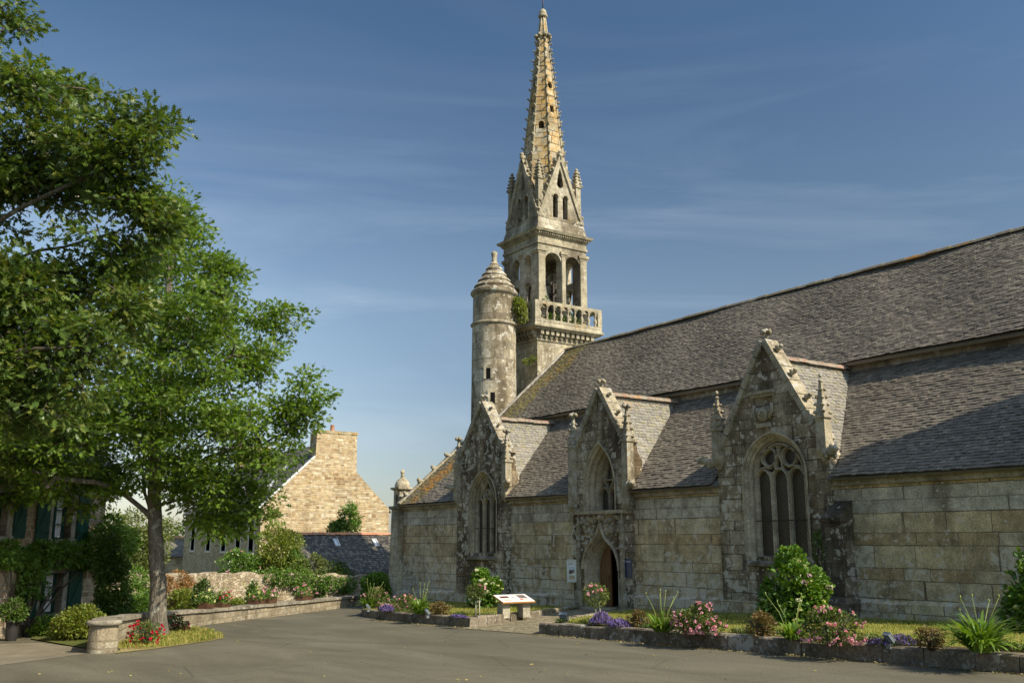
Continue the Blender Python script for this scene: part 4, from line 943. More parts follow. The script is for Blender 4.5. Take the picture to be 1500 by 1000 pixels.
# ------------------------------------------------------------------ leaf and plant builders
def rot_frames(D, roll):
    """orthonormal frames: x = blade direction, z = blade normal"""
    D = D/np.linalg.norm(D, axis=1, keepdims=True)
    up = np.tile(np.array([[0, 0, 1.]]), (len(D), 1)); par = np.abs(D[:, 2]) > .95; up[par] = [1, 0, 0]
    Y = np.cross(up, D); Y /= np.linalg.norm(Y, axis=1, keepdims=True); Z = np.cross(D, Y)
    c, s_ = np.cos(roll)[:, None], np.sin(roll)[:, None]
    return D, Y*c+Z*s_, Z*c-Y*s_
def np_mesh(name, V, F, mats, parent=None, smooth=False, midx=None):
    """V (n,k,3) copies of a template with faces F (list of index tuples)"""
    n, k = V.shape[:2]; me = bpy.data.meshes.new(name)
    me.vertices.add(n*k); me.vertices.foreach_set('co', V.astype(np.float32).ravel())
    sizes = np.array([len(f) for f in F]); flat = np.concatenate([np.array(f) for f in F]); nl = len(flat)
    me.loops.add(n*nl); me.polygons.add(n*len(F))
    me.loops.foreach_set('vertex_index', (flat[None, :]+np.arange(n)[:, None]*k).astype(np.int32).ravel())
    st = np.concatenate([[0], np.cumsum(sizes)[:-1]])
    me.polygons.foreach_set('loop_start', (st[None, :]+np.arange(n)[:, None]*nl).astype(np.int32).ravel())
    if midx is not None: me.polygons.foreach_set('material_index', np.repeat(midx, len(F)).astype(np.int32))
    me.polygons.foreach_set('use_smooth', np.full(n*len(F), smooth))
    for m in (mats if isinstance(mats, (list, tuple)) else [mats]): me.materials.append(m)
    me.update(calc_edges=True); me.validate()
    return link_mesh(name, me, parent)
OAK = (np.array([(0, 0, 0), (.12, .03, 0), (.22, .20, .02), (.30, .07, 0), (.42, .30, .03), (.52, .09, 0), (.66, .26, .02), (.74, .07, 0), (1, 0, -.06), (.74, -.07, 0), (.66, -.26, .02), (.52, -.09, 0), (.42, -.30, .03), (.30, -.07, 0), (.22, -.20, .02), (.12, -.03, 0)]),
       [(0, 1, 3, 5, 7, 8, 9, 11, 13, 15), (1, 2, 3), (3, 4, 5), (5, 6, 7), (9, 10, 11), (11, 12, 13), (13, 14, 15)])
OVAL = (np.array([(0, 0, 0), (.3, .2, .06), (.7, .19, .05), (1, 0, -.04), (.7, -.19, .05), (.3, -.2, .06)]), [(0, 1, 2, 3), (0, 3, 4, 5)])
BLADE = (np.array([(0, .5, 0), (0, -.5, 0), (.4, -.5, .0), (.4, .5, .0), (.75, .4, .0), (.75, -.4, 0), (1., 0, 0)]), [(0, 1, 2, 3), (3, 2, 5, 4), (4, 5, 6)])
def leaves(name, P, D, size, mat, parent, tmpl=OVAL, rollsd=.5, wid=1.):
    T, F = tmpl; n = len(P); x, y, z = rot_frames(D, rng.normal(0, rollsd, n)); s_ = size[:, None, None]
    V = P[:, None, :]+s_*(x[:, None, :]*T[None, :, 0:1]+y[:, None, :]*T[None, :, 1:2]*wid+z[:, None, :]*T[None, :, 2:3])
    return np_mesh(name, V, F, mat, parent)
def unit(n):
    v = rng.normal(size=(n, 3)); return v/np.linalg.norm(v, axis=1, keepdims=True)
L_oak = M_leaf('oak_leaf', [(0.072, 0.137, 0.016), (0.111, 0.195, 0.023), (0.156, 0.247, 0.029), (0.091, 0.163, 0.021), (0.208, 0.273, 0.039)], .42)
L_oak2 = M_leaf('red_oak_leaf', [(0.056, 0.100, 0.018), (0.081, 0.138, 0.025), (0.112, 0.169, 0.027), (0.069, 0.112, 0.022), (0.175, 0.188, 0.035)], .34, .4)
L_bush = M_leaf('garden_leaf', [(0.058, 0.123, 0.017), (0.094, 0.181, 0.023), (0.145, 0.246, 0.032), (0.072, 0.145, 0.023)], .3)
L_hyd = M_leaf('hydrangea_leaf', [(0.065, 0.137, 0.018), (0.098, 0.195, 0.023), (0.143, 0.247, 0.031), (0.078, 0.156, 0.021)], .25, .4)
L_yel = M_leaf('yellowish_leaf', [(0.121, 0.176, 0.027), (0.176, 0.230, 0.034), (0.216, 0.230, 0.041), (0.135, 0.162, 0.034)], .3)
L_dark = M_leaf('dark_climber_leaf', [(0.042, 0.084, 0.014), (0.066, 0.120, 0.019), (0.096, 0.156, 0.024), (0.054, 0.096, 0.017)], .25)
L_brown = M_leaf('bronze_leaf', [(0.120, 0.108, 0.036), (0.180, 0.138, 0.048), (0.204, 0.108, 0.042), (0.096, 0.102, 0.030)], .25)
L_rust = M_leaf('rusty_leaf', [(.30, .14, .05), (.24, .11, .035), (.34, .19, .07), (.17, .15, .04)], .2)
L_blade = M_leaf('strap_leaf', [(0.100, 0.188, 0.019), (0.138, 0.237, 0.027), (0.188, 0.288, 0.037), (0.081, 0.150, 0.019)], .3, .35)
L_rose = M_leaf('rose_leaf', [(0.050, 0.094, 0.019), (0.075, 0.125, 0.022), (0.112, 0.150, 0.027), (0.150, 0.112, 0.037)], .25)
L_pale = M_leaf('pale_tree_leaf', [(.12, .16, .04), (.16, .2, .055), (.2, .23, .07), (.1, .13, .035)], .35)
F_pink = M_leaf('pink_petal', [(.68, .24, .38), (.76, .38, .5), (.8, .52, .6), (.62, .17, .3)], .25, .6, .2)
F_red = M_leaf('crimson_petal', [(.42, .01, .03), (.55, .02, .05), (.33, .008, .025)], .2, .6, .2)
F_white = M_leaf('white_petal', [(.75, .74, .66), (.8, .78, .7), (.7, .72, .55)], .25, .6, .2)
F_cream = M_leaf('cream_floret', [(.62, .62, .28), (.7, .66, .38), (.5, .55, .18)], .25, .6, .2)
F_violet = M_leaf('violet_petal', [(.16, .10, .34), (.22, .15, .42), (.12, .08, .26), (.27, .2, .42)], .2, .6, .2)
F_mauve = M_leaf('mauve_floret', [(.58, .42, .52), (.62, .36, .44), (.5, .45, .62)], .25, .6, .2)
def m_bark():
    g = NG('oak_bark'); P = g.pos(); q = g.mapping(P, (6, 6, 1.5)); n_ = g.noise(q, 2., 6, .65, .6); v = g.voro(g.mapping(P, (9, 9, 2.2)), 2.2, 'DISTANCE_TO_EDGE')
    c = g.ramp(n_, [(.3, (.075, .062, .046)), (.55, (.16, .14, .11)), (.75, (.27, .25, .2))]); c = g.mix(g.ramp(g.noise(P, 4, 5, .7), [(.56, 0.), (.62, .7)]), c, (.34, .34, .28))
    c = g.mix(g.ramp(v, [(0, .6), (.12, 0.)]), c, (.04, .033, .026)); return g.fin(c, .95, g.bump(g.math('ADD', n_, v), .8, .03))
S_bark = m_bark(); S_twig = M_plain('twig_bark', (.09, .075, .055), .9, .1); S_stem = M_plain('green_stem', (.10, .14, .03), .6, .3)
S_pale_stem = M_plain('pale_stake_wood', (.42, .38, .3), .8, .2)

def tree(name, root, label, group, trunk, limbs, blobs, nclus, nleaf, lsize, leafmat, tmpl, flat=.5, tip=.012, r0=.27, spread=.42, droop=.0, limb=1.):
    """trunk, limbs: polylines; blobs: (centre, radius, weight); clusters of leaves hang on a grown skeleton"""
    t = thing(name, root, label, 'tree', group)
    nodes = []; par = []
    def chain(pts, start=None, step=.35):
        prev = start
        for i in range(len(pts)-1):
            a, b = np.array(pts[i]), np.array(pts[i+1]); n = max(1, int(np.linalg.norm(b-a)/step))
            for k in range(0 if (prev is None and i == 0) else 1, n+1):
                nodes.append(a+(b-a)*k/n+ (rng.normal(0, .02, 3) if 0 < k < n else 0)); par.append(-1 if prev is None else prev); prev = len(nodes)-1
        return prev
    chain(trunk); n_tr = len(nodes)
    for lb in limbs:
        A = np.array(nodes); i0 = int(np.argmin(np.linalg.norm(A-np.array(lb[0]), axis=1))); chain([nodes[i0]]+list(lb[1:]), i0)
    wts = np.array([b[2]*b[1]**2 for b in blobs]); wts = wts/wts.sum(); ids = rng.choice(len(blobs), nclus, p=wts)
    C_ = np.array([blobs[i][0] for i in ids]); Rr = np.array([blobs[i][1] for i in ids]); pts = C_+unit(nclus)*(Rr*np.where(rng.uniform(0, 1, nclus) < .16, rng.uniform(1., 1.32, nclus), rng.uniform(.2, 1., nclus)**.6))[:, None]
    base = np.array(nodes); dmin = np.array([np.min(np.linalg.norm(base-p, axis=1)) for p in pts]); order = np.argsort(dmin)
    A = np.zeros((len(nodes)+nclus*12, 3)); A[:len(nodes)] = nodes; cnt = len(nodes); P_ = par[:]
    ends = []
    for oi in order:
        p = pts[oi]; d = np.linalg.norm(A[:cnt]-p, axis=1)+.35*np.maximum(0, A[:cnt, 2]-p[2]); i0 = int(np.argmin(d)); a = A[i0]; v = p-a; dist = np.linalg.norm(v)
        n = max(1, min(9, int(dist/.3))); prev = i0; dirp = None
        for k in range(1, n+1):
            f = k/n; q = a+v*f+np.array([0, 0, .10*dist*math.sin(math.pi*f)])+(rng.normal(0, .03*dist, 3) if k < n else 0)
            if cnt >= len(A): break
            A[cnt] = q; P_.append(prev); prev = cnt; cnt += 1
        ends.append((prev, i0))
    A = A[:cnt]; P_ = np.array(P_); r2 = np.zeros(cnt); child = np.zeros(cnt, int)
    for i in range(cnt-1, 0, -1):
        if r2[i] == 0: r2[i] = tip**2.3
        if P_[i] >= 0: r2[P_[i]] += r2[i]
    rr = r2**(1/2.3); sc = r0/max(rr[0], 1e-6); nt_ = len(trunk)
    rr = rr*sc; rr[n_tr:] *= limb; fl_ = np.arange(n_tr)/n_tr; rr[:n_tr] = r0*(1-.72*fl_)*(1+.35*np.exp(-fl_*28)); rr = np.where(np.arange(cnt) >= n_tr, np.minimum(rr, r0*.5), rr); rr = np.where(rr < tip, tip*.8, rr)
    mb = MB()
    def flare(i): return 1.
    E = []
    for i in range(1, cnt):
        p = P_[i]
        if p < 0: continue
        r_a, r_b = rr[p], rr[i]
        if r_a > 2.2*r_b: r_a = r_b*1.5
        E.append((p, i, r_a, r_b))
    big = [e for e in E if e[3] > .028]; small = [e for e in E if e[3] <= .028]
    for es, seg, nm_, mt in ((big, 9, 'trunk', S_bark), (small, 4, 'twigs', S_twig)):
        if not es: continue
        a = A[[e[0] for e in es]]; b = A[[e[1] for e in es]]; ra = np.array([e[2] for e in es]); rb = np.array([e[3] for e in es]); d = b-a; ln_ = np.linalg.norm(d, axis=1); d = d/np.maximum(ln_, 1e-6)[:, None]
        x, y, z = rot_frames(d, np.zeros(len(d))); ang = np.arange(seg)*2*np.pi/seg; ring = y[:, None, :]*np.cos(ang)[None, :, None]+z[:, None, :]*np.sin(ang)[None, :, None]
        ext = d*np.minimum(rb*.5, .03)[:, None]
        V = np.concatenate([(a-ext)[:, None, :]+ring*ra[:, None, None], (b+ext)[:, None, :]+ring*rb[:, None, None]], axis=1)
        np_mesh(nm_, V, [(k, (k+1) % seg, seg+(k+1) % seg, seg+k) for k in range(seg)], mt, t, True)
    # leaves in flattish sprays round every twig end
    e = np.array([q[0] for q in ends]); pe = A[e]; pd = pe-A[P_[e]]; pd /= np.maximum(np.linalg.norm(pd, axis=1, keepdims=True), 1e-6)
    N = len(e)*nleaf; P0 = np.repeat(pe, nleaf, axis=0); Dd = np.repeat(pd, nleaf, axis=0)
    off = unit(N)*(rng.uniform(0, 1, N)**.6*1.55*spread)[:, None]*np.array([1, 1, flat]); P1 = P0+off
    dr = off/np.maximum(np.linalg.norm(off, axis=1, keepdims=True), 1e-6)+.5*Dd+rng.normal(0, .5, (N, 3)); dr[:, 2] -= droop
    leaves('crown', P1, dr, lsize*rng.uniform(.45, 1.3, N), leafmat, t, tmpl, .8)
    return t

def bush(name, c, rad, n, ls, mat, label, cat='shrub', group=None, flowers=(), tmpl=OVAL, hollow=.55, stems=14, lumps=7, wid=1.3, bottom=-.75, seed=None):
    """lumpy shrub: c = base point, rad = (rx, ry, height)"""
    c = Vector(c); t = thing(name, c, label, cat, group); rx, ry, hz = rad
    cen = np.array([c.x, c.y, c.z+hz*.52]); S_ = np.array([rx, ry, hz*.5])
    lumps = lumps+5; lc = unit(lumps)*np.array([.62, .62, .58]); lr = rng.uniform(.26, .46, lumps); lc[:, :2] *= (1-.6*np.maximum(lc[:, 2:], 0)/.58); ra = rng.uniform(0, 6.28)+np.arange(6)*1.047; lc = np.vstack([lc, np.stack([.5*np.cos(ra), .5*np.sin(ra), rng.uniform(-.72, -.45, 6)], 1), [[0, 0, -.1]]]); lr = np.concatenate([lr, rng.uniform(.36, .48, 6), [.74]])
    ii = rng.integers(0, len(lr), n); u_ = unit(n); P = lc[ii]+u_*(lr[ii]*rng.uniform(hollow, 1.03, n)**.7)[:, None]
    P[:, 2] = np.maximum(P[:, 2], bottom+rng.uniform(-.25, .05, n)); W = cen+P*S_
    W[:, 2] = np.maximum(W[:, 2], c.z+.02)
    D = P*S_/np.max(S_)+rng.normal(0, .45, (n, 3)); D[:, 2] += .25
    leaves('foliage', W, D, ls*rng.uniform(.6, 1.25, n), mat, t, tmpl, .7, wid)
    mb = MB()
    for k in range(stems):
        a = random.uniform(0, 6.28); q = random.uniform(.1, .75); e = (c.x+math.cos(a)*rx*q, c.y+math.sin(a)*ry*q, c.z+hz*random.uniform(.45, .8))
        mb.tube([(c.x+math.cos(a)*rx*.12, c.y+math.sin(a)*ry*.12, c.z-.03), (c.x+math.cos(a)*rx*q*.5, c.y+math.sin(a)*ry*q*.5, c.z+hz*.3), e], [.018, .013, .006], 5)
    mb.build('stems', S_twig, t)
    for nm_, fm, cnt, fs, style in flowers:
        jj = rng.integers(0, len(lr), cnt*6); uu = unit(cnt*6); Q = lc[jj]+uu*lr[jj][:, None]*1.02
        view = -np.array([_h.x, _h.y, -.5]); keep = np.argsort(-(np.linalg.norm(Q, axis=1)+.25*(uu@view)+rng.uniform(0, .7, cnt*6)))[:cnt]
        Q = Q[keep]; Q[:, 2] = np.maximum(Q[:, 2], bottom); Wf = cen+Q*S_; nd = Q/np.linalg.norm(Q, axis=1, keepdims=True)
        if cnt <= 14:
            for q in range(cnt): blossoms({'head': 'flower_head', 'rose': 'blossom'}[style], (Wf+nd*fs*.3)[q:q+1], nd[q:q+1], fs, fm, t, style)
        else: blossoms(nm_, Wf+nd*fs*.3, nd, fs, fm, t, style)
    return t
def blossoms(nm_, W, nd, fs, fm, t, style='rose'):
    n = len(W)
    if style == 'rose':   # ruffled cups of petals
        k = 11; P = np.repeat(W, k, axis=0); D = np.repeat(nd, k, axis=0)*.45+unit(n*k); return leaves(nm_, P, D, fs*rng.uniform(.45, .8, n*k), fm, t, OVAL, 1.2, 2.2)
    if style == 'head':   # domed heads of many florets
        k = 46; P = np.repeat(W, k, axis=0); u_ = unit(n*k); nn_ = np.repeat(nd, k, axis=0)*.3+np.array([0, 0, .25]); u_ = u_+nn_; u_ /= np.linalg.norm(u_, axis=1, keepdims=True)
        P = P+u_*(fs*rng.uniform(.7, 1., n*k))[:, None]*np.array([1, 1, .7]); D = np.cross(u_, unit(n*k)); return leaves(nm_, P, D, np.full(n*k, fs*.42), fm, t, OVAL, .4, 2.2)
    k = 5; P = np.repeat(W, k, axis=0)+rng.normal(0, fs*.5, (n*k, 3)); return leaves(nm_, P, unit(n*k), fs*rng.uniform(.6, 1., n*k), fm, t, OVAL, 1., 1.8)
def strap_plant(c, n, ln, label, stalks=6, sh=1.0, group='strap leaved lilies in the beds', hl=None):
    c = Vector(c); t = thing('agapanthus', c, label, 'plant', group); V = []; m = 7
    for i in range(n):
        a = rng.uniform(0, 2*np.pi); l_ = ln*rng.uniform(.6, 1.1); el = rng.uniform(.65, 1.5); w_ = .027*rng.uniform(.8, 1.35); dx, dy = math.cos(a), math.sin(a); b0 = rng.uniform(0, .16)
        pts = []; x = b0; z = 0.; e = el
        for k in range(m):
            pts.append((x, z)); x += l_/m*math.cos(e); z += l_/m*math.sin(e); e -= rng.uniform(.06, .26)*(1+.22*k)
        V.append([(c.x+dx*x-dy*s_*w_*(1-.85*(k/(m-1))**2), c.y+dy*x+dx*s_*w_*(1-.85*(k/(m-1))**2), c.z+max(.01, z)) for k, (x, z) in enumerate(pts) for s_ in (-1, 1)])
    np_mesh('strap_leaves', np.array(V), [(2*k, 2*k+1, 2*k+3, 2*k+2) for k in range(m-1)], L_blade, t)
    for i in range(stalks):
        a = random.uniform(0, 6.28); q = random.uniform(.15, .5); h_ = sh*random.uniform(.75, 1.1); p0 = c+Vector((math.cos(a)*.06, math.sin(a)*.06, 0)); p1 = c+Vector((math.cos(a)*q*.5, math.sin(a)*q*.5, h_*.6)); p2 = c+Vector((math.cos(a)*q, math.sin(a)*q, h_))
        mb = MB(); mb.tube([p0, p1, p2], [.006, .0055, .004], 5); mb.blob(p2+Vector((0, 0, .02)), .012, jit=.1, sc=(1, 1, 2.2)); mb.build('flower_stalk', M_bud, t)
    return t
M_bud = M_plain('bud_green', (.22, .27, .07), .6, .3)
def mat_plant(c, rx, ry, h_, label, mat, group, n=900, name='lavender', fsize=.05):
    c = Vector(c); t = thing(name, c, label, 'plant', group); r_ = np.sqrt(rng.uniform(0, 1, n)); a = rng.uniform(0, 6.28, n); hh = h_*(1-.75*r_**2)*rng.uniform(.3, 1.05, n)
    P = np.stack([c.x+r_*rx*np.cos(a), c.y+r_*ry*np.sin(a), c.z+hh], 1); D = rng.normal(0, .6, (n, 3)); D[:, 2] += 1
    leaves('foliage', P[:n//2]-np.array([0, 0, .03]), D[:n//2], .07*rng.uniform(.6, 1.2, n//2), L_rose, t, OVAL, .8, .7); leaves('blossoms', P, D, fsize*rng.uniform(.6, 1.2, n), mat, t, OVAL, 1., 1.4)
    return t
def climber(name, boxes, n, ls, mat, label, cat, root, tmpl=OVAL, group=None):
    """leaf mass given as ellipsoids (centre, (a,b,c))"""
    t = thing(name, root, label, cat, group); v = np.array([b[1][0]*b[1][1]+b[1][1]*b[1][2]+b[1][0]*b[1][2] for b in boxes]); ids = rng.choice(len(boxes), n, p=v/v.sum())
    c = np.array([b[0] for b in boxes])[ids]; S_ = np.array([b[1] for b in boxes])[ids]; u_ = unit(n); P = c+u_*S_*(rng.uniform(.35, 1.05, n)**.6)[:, None]
    D = u_+rng.normal(0, .5, (n, 3)); D[:, 2] -= .25; leaves('foliage', P, D, ls*rng.uniform(.6, 1.25, n), mat, t, tmpl, .8, 1.2)
    mb = MB(); rt = Vector(root)
    for b in boxes[:14]:
        p = Vector(b[0]); mid = (rt+p)/2+Vector((random.uniform(-.15, .15), random.uniform(-.15, .15), .1)); mb.tube([rt, mid, p], [.03, .02, .01], 5)
    mb.build('stems', S_twig, t); return t
# ------------------------------------------------------------------ left house with green shutters
S_house = M_ashlar('brown_house_stone', [(.2, .135, .085), (.32, .235, .155), (.4, .32, .22), (.25, .17, .115), (.44, .37, .27)], (.42, .37, .28), .42, .19, .12, 0, .35, 5., .022, .8, .7)
S_quoin = M_trim('house_granite_trim', (.33, .3, .24), .15, 0, .3)
S_green = M_plain('dark_green_paint', (.012, .055, .042), .45, .35, 0, .25, 5)
S_curtain = M_plain('lace_curtain', (.62, .64, .64), .8, .2, 0, .2, 12)
def m_pane():
    g = NG('window_pane'); g.fin((.07, .075, .08), .08, None, .6); return g.m
S_pane = m_pane()
hA = on_plane(12, 934); hu = Vector((math.cos(R(135.7)), math.sin(R(135.7)), 0)); hn = Vector((hu.y, -hu.x, 0))
if hn.dot(-hA) < 0: hn = -hn
Zv = Vector((0, 0, 1))
def H(a, d, z): return Vector((hA.x, hA.y, 0))+hu*a+hn*d+Zv*z
def on_house(px_, py_):
    d = ray(px_, py_); o = Vector((0, 0, EYE)); t = (Vector((hA.x, hA.y, 0))-o).dot(hn)/d.dot(hn); p = o+d*t; return (p-Vector((hA.x, hA.y, 0))).dot(hu), p.z
def hbox(mb, a0, a1, d0, d1, z0, z1, mat=0): mb.obox(H(a0, d0, z0), hu*(a1-a0), hn*(d1-d0), Zv*(z1-z0), mat)
hz0 = -1.6; aR = on_house(150, 800)[0]; aL = -9.0; hze = on_house(80, 668)[1]
house = thing('stone_house', (hA.x, hA.y, hA.z), 'brown stone house with dark green shutters at the left edge behind the oak tree', 'house')
wins = []
for x0, y0, x1, y1 in ((80, 723, 102, 789), (-14, 720, 8, 785), (61, 838, 88, 897)):
    a0, zt = on_house(x0, y0); a1, zb = on_house(x1, y1); zt2 = on_house(x1, y0+2)[1]; wins.append((a0, a1, zb, (zt+zt2)/2))
mb = MB(); fH = lambda a, b, d: H(a, -d, b)
mb.poly([(aL, hz0), (aR, hz0), (aR, hze), (aL, hze)], [[(a0, z0), (a1, z0), (a1, z1), (a0, z1)] for a0, a1, z0, z1 in wins], fH, 0, .4)
for a in (aL, aR):      # gable ends
    dd = 0 if a == aL else .4
    q = [H(a, -.4, hz0), H(a, -6.5, hz0), H(a, -6.5, hze), H(a, -3.25, hze+2.9), H(a, -.4, hze)]; mb.add(q+[p-hu*(.4 if a == aR else -.4) for p in q], [(0, 1, 2, 3, 4), (9, 8, 7, 6, 5), (3, 8, 9, 4), (2, 7, 8, 3), (1, 6, 7, 2)])
mb.build('house_wall', S_house, house)
mb = MB(); hk = math.hypot(1, 2.9/3.25)
for sg in (1, -1):
    d0, d1 = (.25, -3.25) if sg > 0 else (-6.75, -3.25); zz = hze-.2
    O_ = H(aL, d0, zz); v_ = H(aL, d1, hze+2.95)-O_; l_ = v_.length
    q = [O_, O_+hu*(aR-aL+.15), O_+hu*(aR-aL+.15)+v_, O_+v_]; mb.add(q+[p-Zv*.12 for p in q], [(0, 1, 2, 3), (4, 5, 6, 7), (0, 1, 5, 4), (1, 2, 6, 5)], 0)
    if sg > 0: slates(mb, O_+Zv*.012, hu, v_, [(0, 0), (aR-aL+.15, 0), (aR-aL+.15, l_), (0, l_)], row=.17, wd=.25, seed=77)
mb.build('house_roof', S_slateh, house)
mb = MB(); p = H(aR-.6, -3.25, hze+2.2); mb.obox(H(aR-1.3, -3.7, hze+2.2), hu*1.2, hn*.9, Zv*1.8); mb.obox(H(aR-1.36, -3.76, hze+4.0), hu*1.32, hn*1.02, Zv*.12); mb.build('house_chimney', S_house, house)
for i, (a0, a1, z0, z1) in enumerate(wins):
    mb = MB()
    # granite surround
    hbox(mb, a0-.2, a0, -.3, .03, z0, z1); hbox(mb, a1, a1+.2, -.3, .03, z0, z1); hbox(mb, a0-.2, a1+.2, -.3, .034, z1, z1+.24); hbox(mb, a0-.2, a1+.2, -.3, .08, z0-.16, z0)
    hbox(mb, a0-.05, a1+.05, -.34, -.3, z0-.05, z1+.05)
    wn_ = mb.build('house_window', S_quoin, house)
    mb = MB(); am_ = (a0+a1)/2; w_ = .05
    for x in (a0, am_-w_, a1-w_*1.2): hbox(mb, x, x+w_*1.3, -.26, -.2, z0, z1)
    for q in range(4):
        z = z0+(z1-z0-w_)*q/3; hbox(mb, a0, a1, -.255, -.21, z, z+(w_ if q in (0, 3) else w_*.5))
    mb.build('window_frame', S_green, wn_)
    mb = MB(); n_ = 10
    for (b0, b1) in ((a0+.05, am_-.05), (am_+.05, a1-.05)):
        vs = []
        for k in range(n_+1): f = k/n_; vs += [H(b0+(b1-b0)*f, -.275+.012*math.sin(k*2.3), z0+.03), H(b0+(b1-b0)*f, -.275+.012*math.sin(k*2.3), z1)]
        mb.add(vs, [(2*k, 2*k+2, 2*k+3, 2*k+1) for k in range(n_)])
    mb.build('curtain', S_curtain, wn_)
    mb = MB(); hbox(mb, a0+.02, a1-.02, -.238, -.232, z0+.02, z1-.02)
    def shutter(b0, b1):
        mb = MB(); hbox(mb, b0, b1, .045, .085, z0-.06, z1+.04)
        for f in (.14, .82): z = z0+(z1-z0)*f; hbox(mb, b0+.02, b1-.02, .085, .108, z, z+.09)
        pa, pb = H(b0+.05, .086, z0+(z1-z0)*.2), H(b1-.12, .086, z0+(z1-z0)*.82); mb.obox(pa, hu*.09, hn*.02, pb-pa)
        for k in range(1, 5): x = b0+(b1-b0)*k/5; hbox(mb, x-.004, x+.004, .085, .087, z0-.05, z1+.03)
        sh = mb.build('shutter', S_green, house)
        mb = MB(); hbox(mb, b0+(0 if b0 > a1 else (b1-b0)-.1), b0+(.1 if b0 > a1 else (b1-b0)), .085, .1, z0+.12, z0+.16); hbox(mb, b0+(0 if b0 > a1 else (b1-b0)-.1), b0+(.1 if b0 > a1 else (b1-b0)), .085, .1, z1-.2, z1-.16); mb.build('shutter_hinge', S_iron, sh)
    ws = (a1-a0)*.62
    shutter(a0-.2-ws, a0-.2); shutter(a1+.2, a1+.2+ws)
cl = []
for k in range(30):
    a, z = on_house(random.uniform(-25, 128), random.uniform(798, 826)); p = H(a, .22, z); cl.append((tuple(p), (.32, .32, .16)))
for k in range(8):
    a, z = on_house(random.uniform(20, 50), random.uniform(820, 868)); p = H(a, .25, z); cl.append((tuple(p), (.25, .25, .25)))
for px_, py_, s_ in ((130, 790, .5), (150, 800, .55), (165, 790, .4), (140, 770, .35), (120, 815, .4)):
    a, z = on_house(px_, py_); cl.append((tuple(H(a, .5, z)), (s_, s_, s_)))
climber('climbing_plant', cl, 11000, .11, L_bush, 'dark leafy creeper between the two storeys of the brown house', 'climbing plant', tuple(H(on_house(30, 900)[0], .15, hA.z)))
cl = []
for px_, py_, s_ in ((158, 830, .42), (165, 860, .45), (156, 890, .42), (170, 830, .35), (160, 800, .35), (172, 885, .4), (150, 800, .3)):
    cl.append((tuple(at_dist(px_, py_, 27.5)), (s_, s_, s_)))
climber('tall_bush', cl, 7500, .1, L_dark, 'tall dark bush at the right corner of the brown house', 'bush', tuple(on_plane(158, 922)))
p = on_plane(16, 938); t = thing('planter_tub', p, 'dark round planter tub by the wall of the brown house', 'planter'); mb = MB(); mb.lathe([(.12, p.z), (.14, p.z+.06), (.15, p.z+.3), (.16, p.z+.44), (.18, p.z+.46), (.18, p.z+.5), (.15, p.z+.5), (.13, p.z+.46)], p.x, p.y, 20); mb.build('tub', M_plain('dark_zinc', (.03, .028, .026), .6, .3), t)
mb = MB(); mb.lathe([(.14, p.z+.465), (.05, p.z+.48)], p.x, p.y, 16); mb.build('soil', S_soil, t)
bush('potted_shrub', (p.x, p.y, p.z+.47), (.34, .34, .6), 1200, .08, L_dark, 'small dark shrub growing in the round planter tub', 'shrub')
bush('low_shrub', on_plane(112, 936), (1.15, .8, .95), 6000, .085, L_yel, 'wide rounded yellow green shrub before the brown house', 'shrub')
bush('low_shrub', on_plane(62, 932), (.5, .4, .6), 1500, .08, L_bush, 'small loose shrub left of the wide rounded shrub under the lower window', 'shrub')

# ------------------------------------------------------------------ low roadside wall, its round end, flower boxes
S_roadwall = M_ashlar('roadside_rubble', [(.2, .165, .11), (.3, .26, .18), (.25, .2, .13), (.34, .3, .22)], (.22, .185, .12), .38, .2, .3, 0, .45, 5., .02, 1., .8)
S_cap = M_trim('wall_cap_granite', (.26, .23, .175), .35, .05, .7)
LW = [(-22.25, 4.72), (-23.6, 5.0), (-25.4, 5.75), (-28.5, 7.2), (-31.4, 9.7), (-34.6, 13.1), (-38.1, 16.7), (-41.6, 20.2), (-43.6, 22.4)]
lwt = lambda x: road_z(x)+.62-.17*min(1, max(0, (-24-x)/8))
wall = thing('low_stone_wall', (LW[0][0], LW[0][1], road_z(LW[0][0])), 'low roadside stone wall with flat capstones and a round end', 'wall')
mb = MB(); mc = MB()
for i in range(len(LW)-1):
    a, b = Vector((*LW[i], 0)), Vector((*LW[i+1], 0)); L_ = (b-a).length; t = (b-a)/L_; n_ = Vector((-t.y, t.x, 0)); k = max(1, int(L_/.8))
    for q in range(k):
        p0 = a+t*(L_*q/k); p1 = a+t*(L_*(q+1)/k); vs = []
        for p in (p0, p1): vs += [p-n_*.2+Zv*(road_z(p.x)-.3), p-n_*.2+Zv*(lwt(p.x)-.08), p+n_*.2+Zv*(lwt(p.x)-.08), p+n_*.2+Zv*(road_z(p.x)-.3)]
        mb.add(vs, [(0, 1, 5, 4), (1, 2, 6, 5), (2, 3, 7, 6)])
        dz = random.uniform(-.012, .012); e0 = p0+t*.006; e1 = p1-t*.006; vs = []
        for p in (e0, e1): vs += [p-n_*.26+Zv*(lwt(p.x)-.08+dz), p-n_*.25+Zv*(lwt(p.x)+.015+dz), p+n_*.25+Zv*(lwt(p.x)+.015+dz), p+n_*.26+Zv*(lwt(p.x)-.08+dz)]
        mc.add(vs, [(0, 1, 5, 4), (1, 2, 6, 5), (2, 3, 7, 6), (0, 4, 7, 3), (0, 3, 2, 1), (4, 5, 6, 7)])
mb.build('wall_body', S_roadwall, wall); mc.build('capstones', S_cap, wall)
x, y = LW[0]; mb = MB(); mb.lathe([(.31, road_z(x)-.3), (.29, road_z(x)+.55)], x, y, 24); mb.build('round_end', S_roadwall, wall)
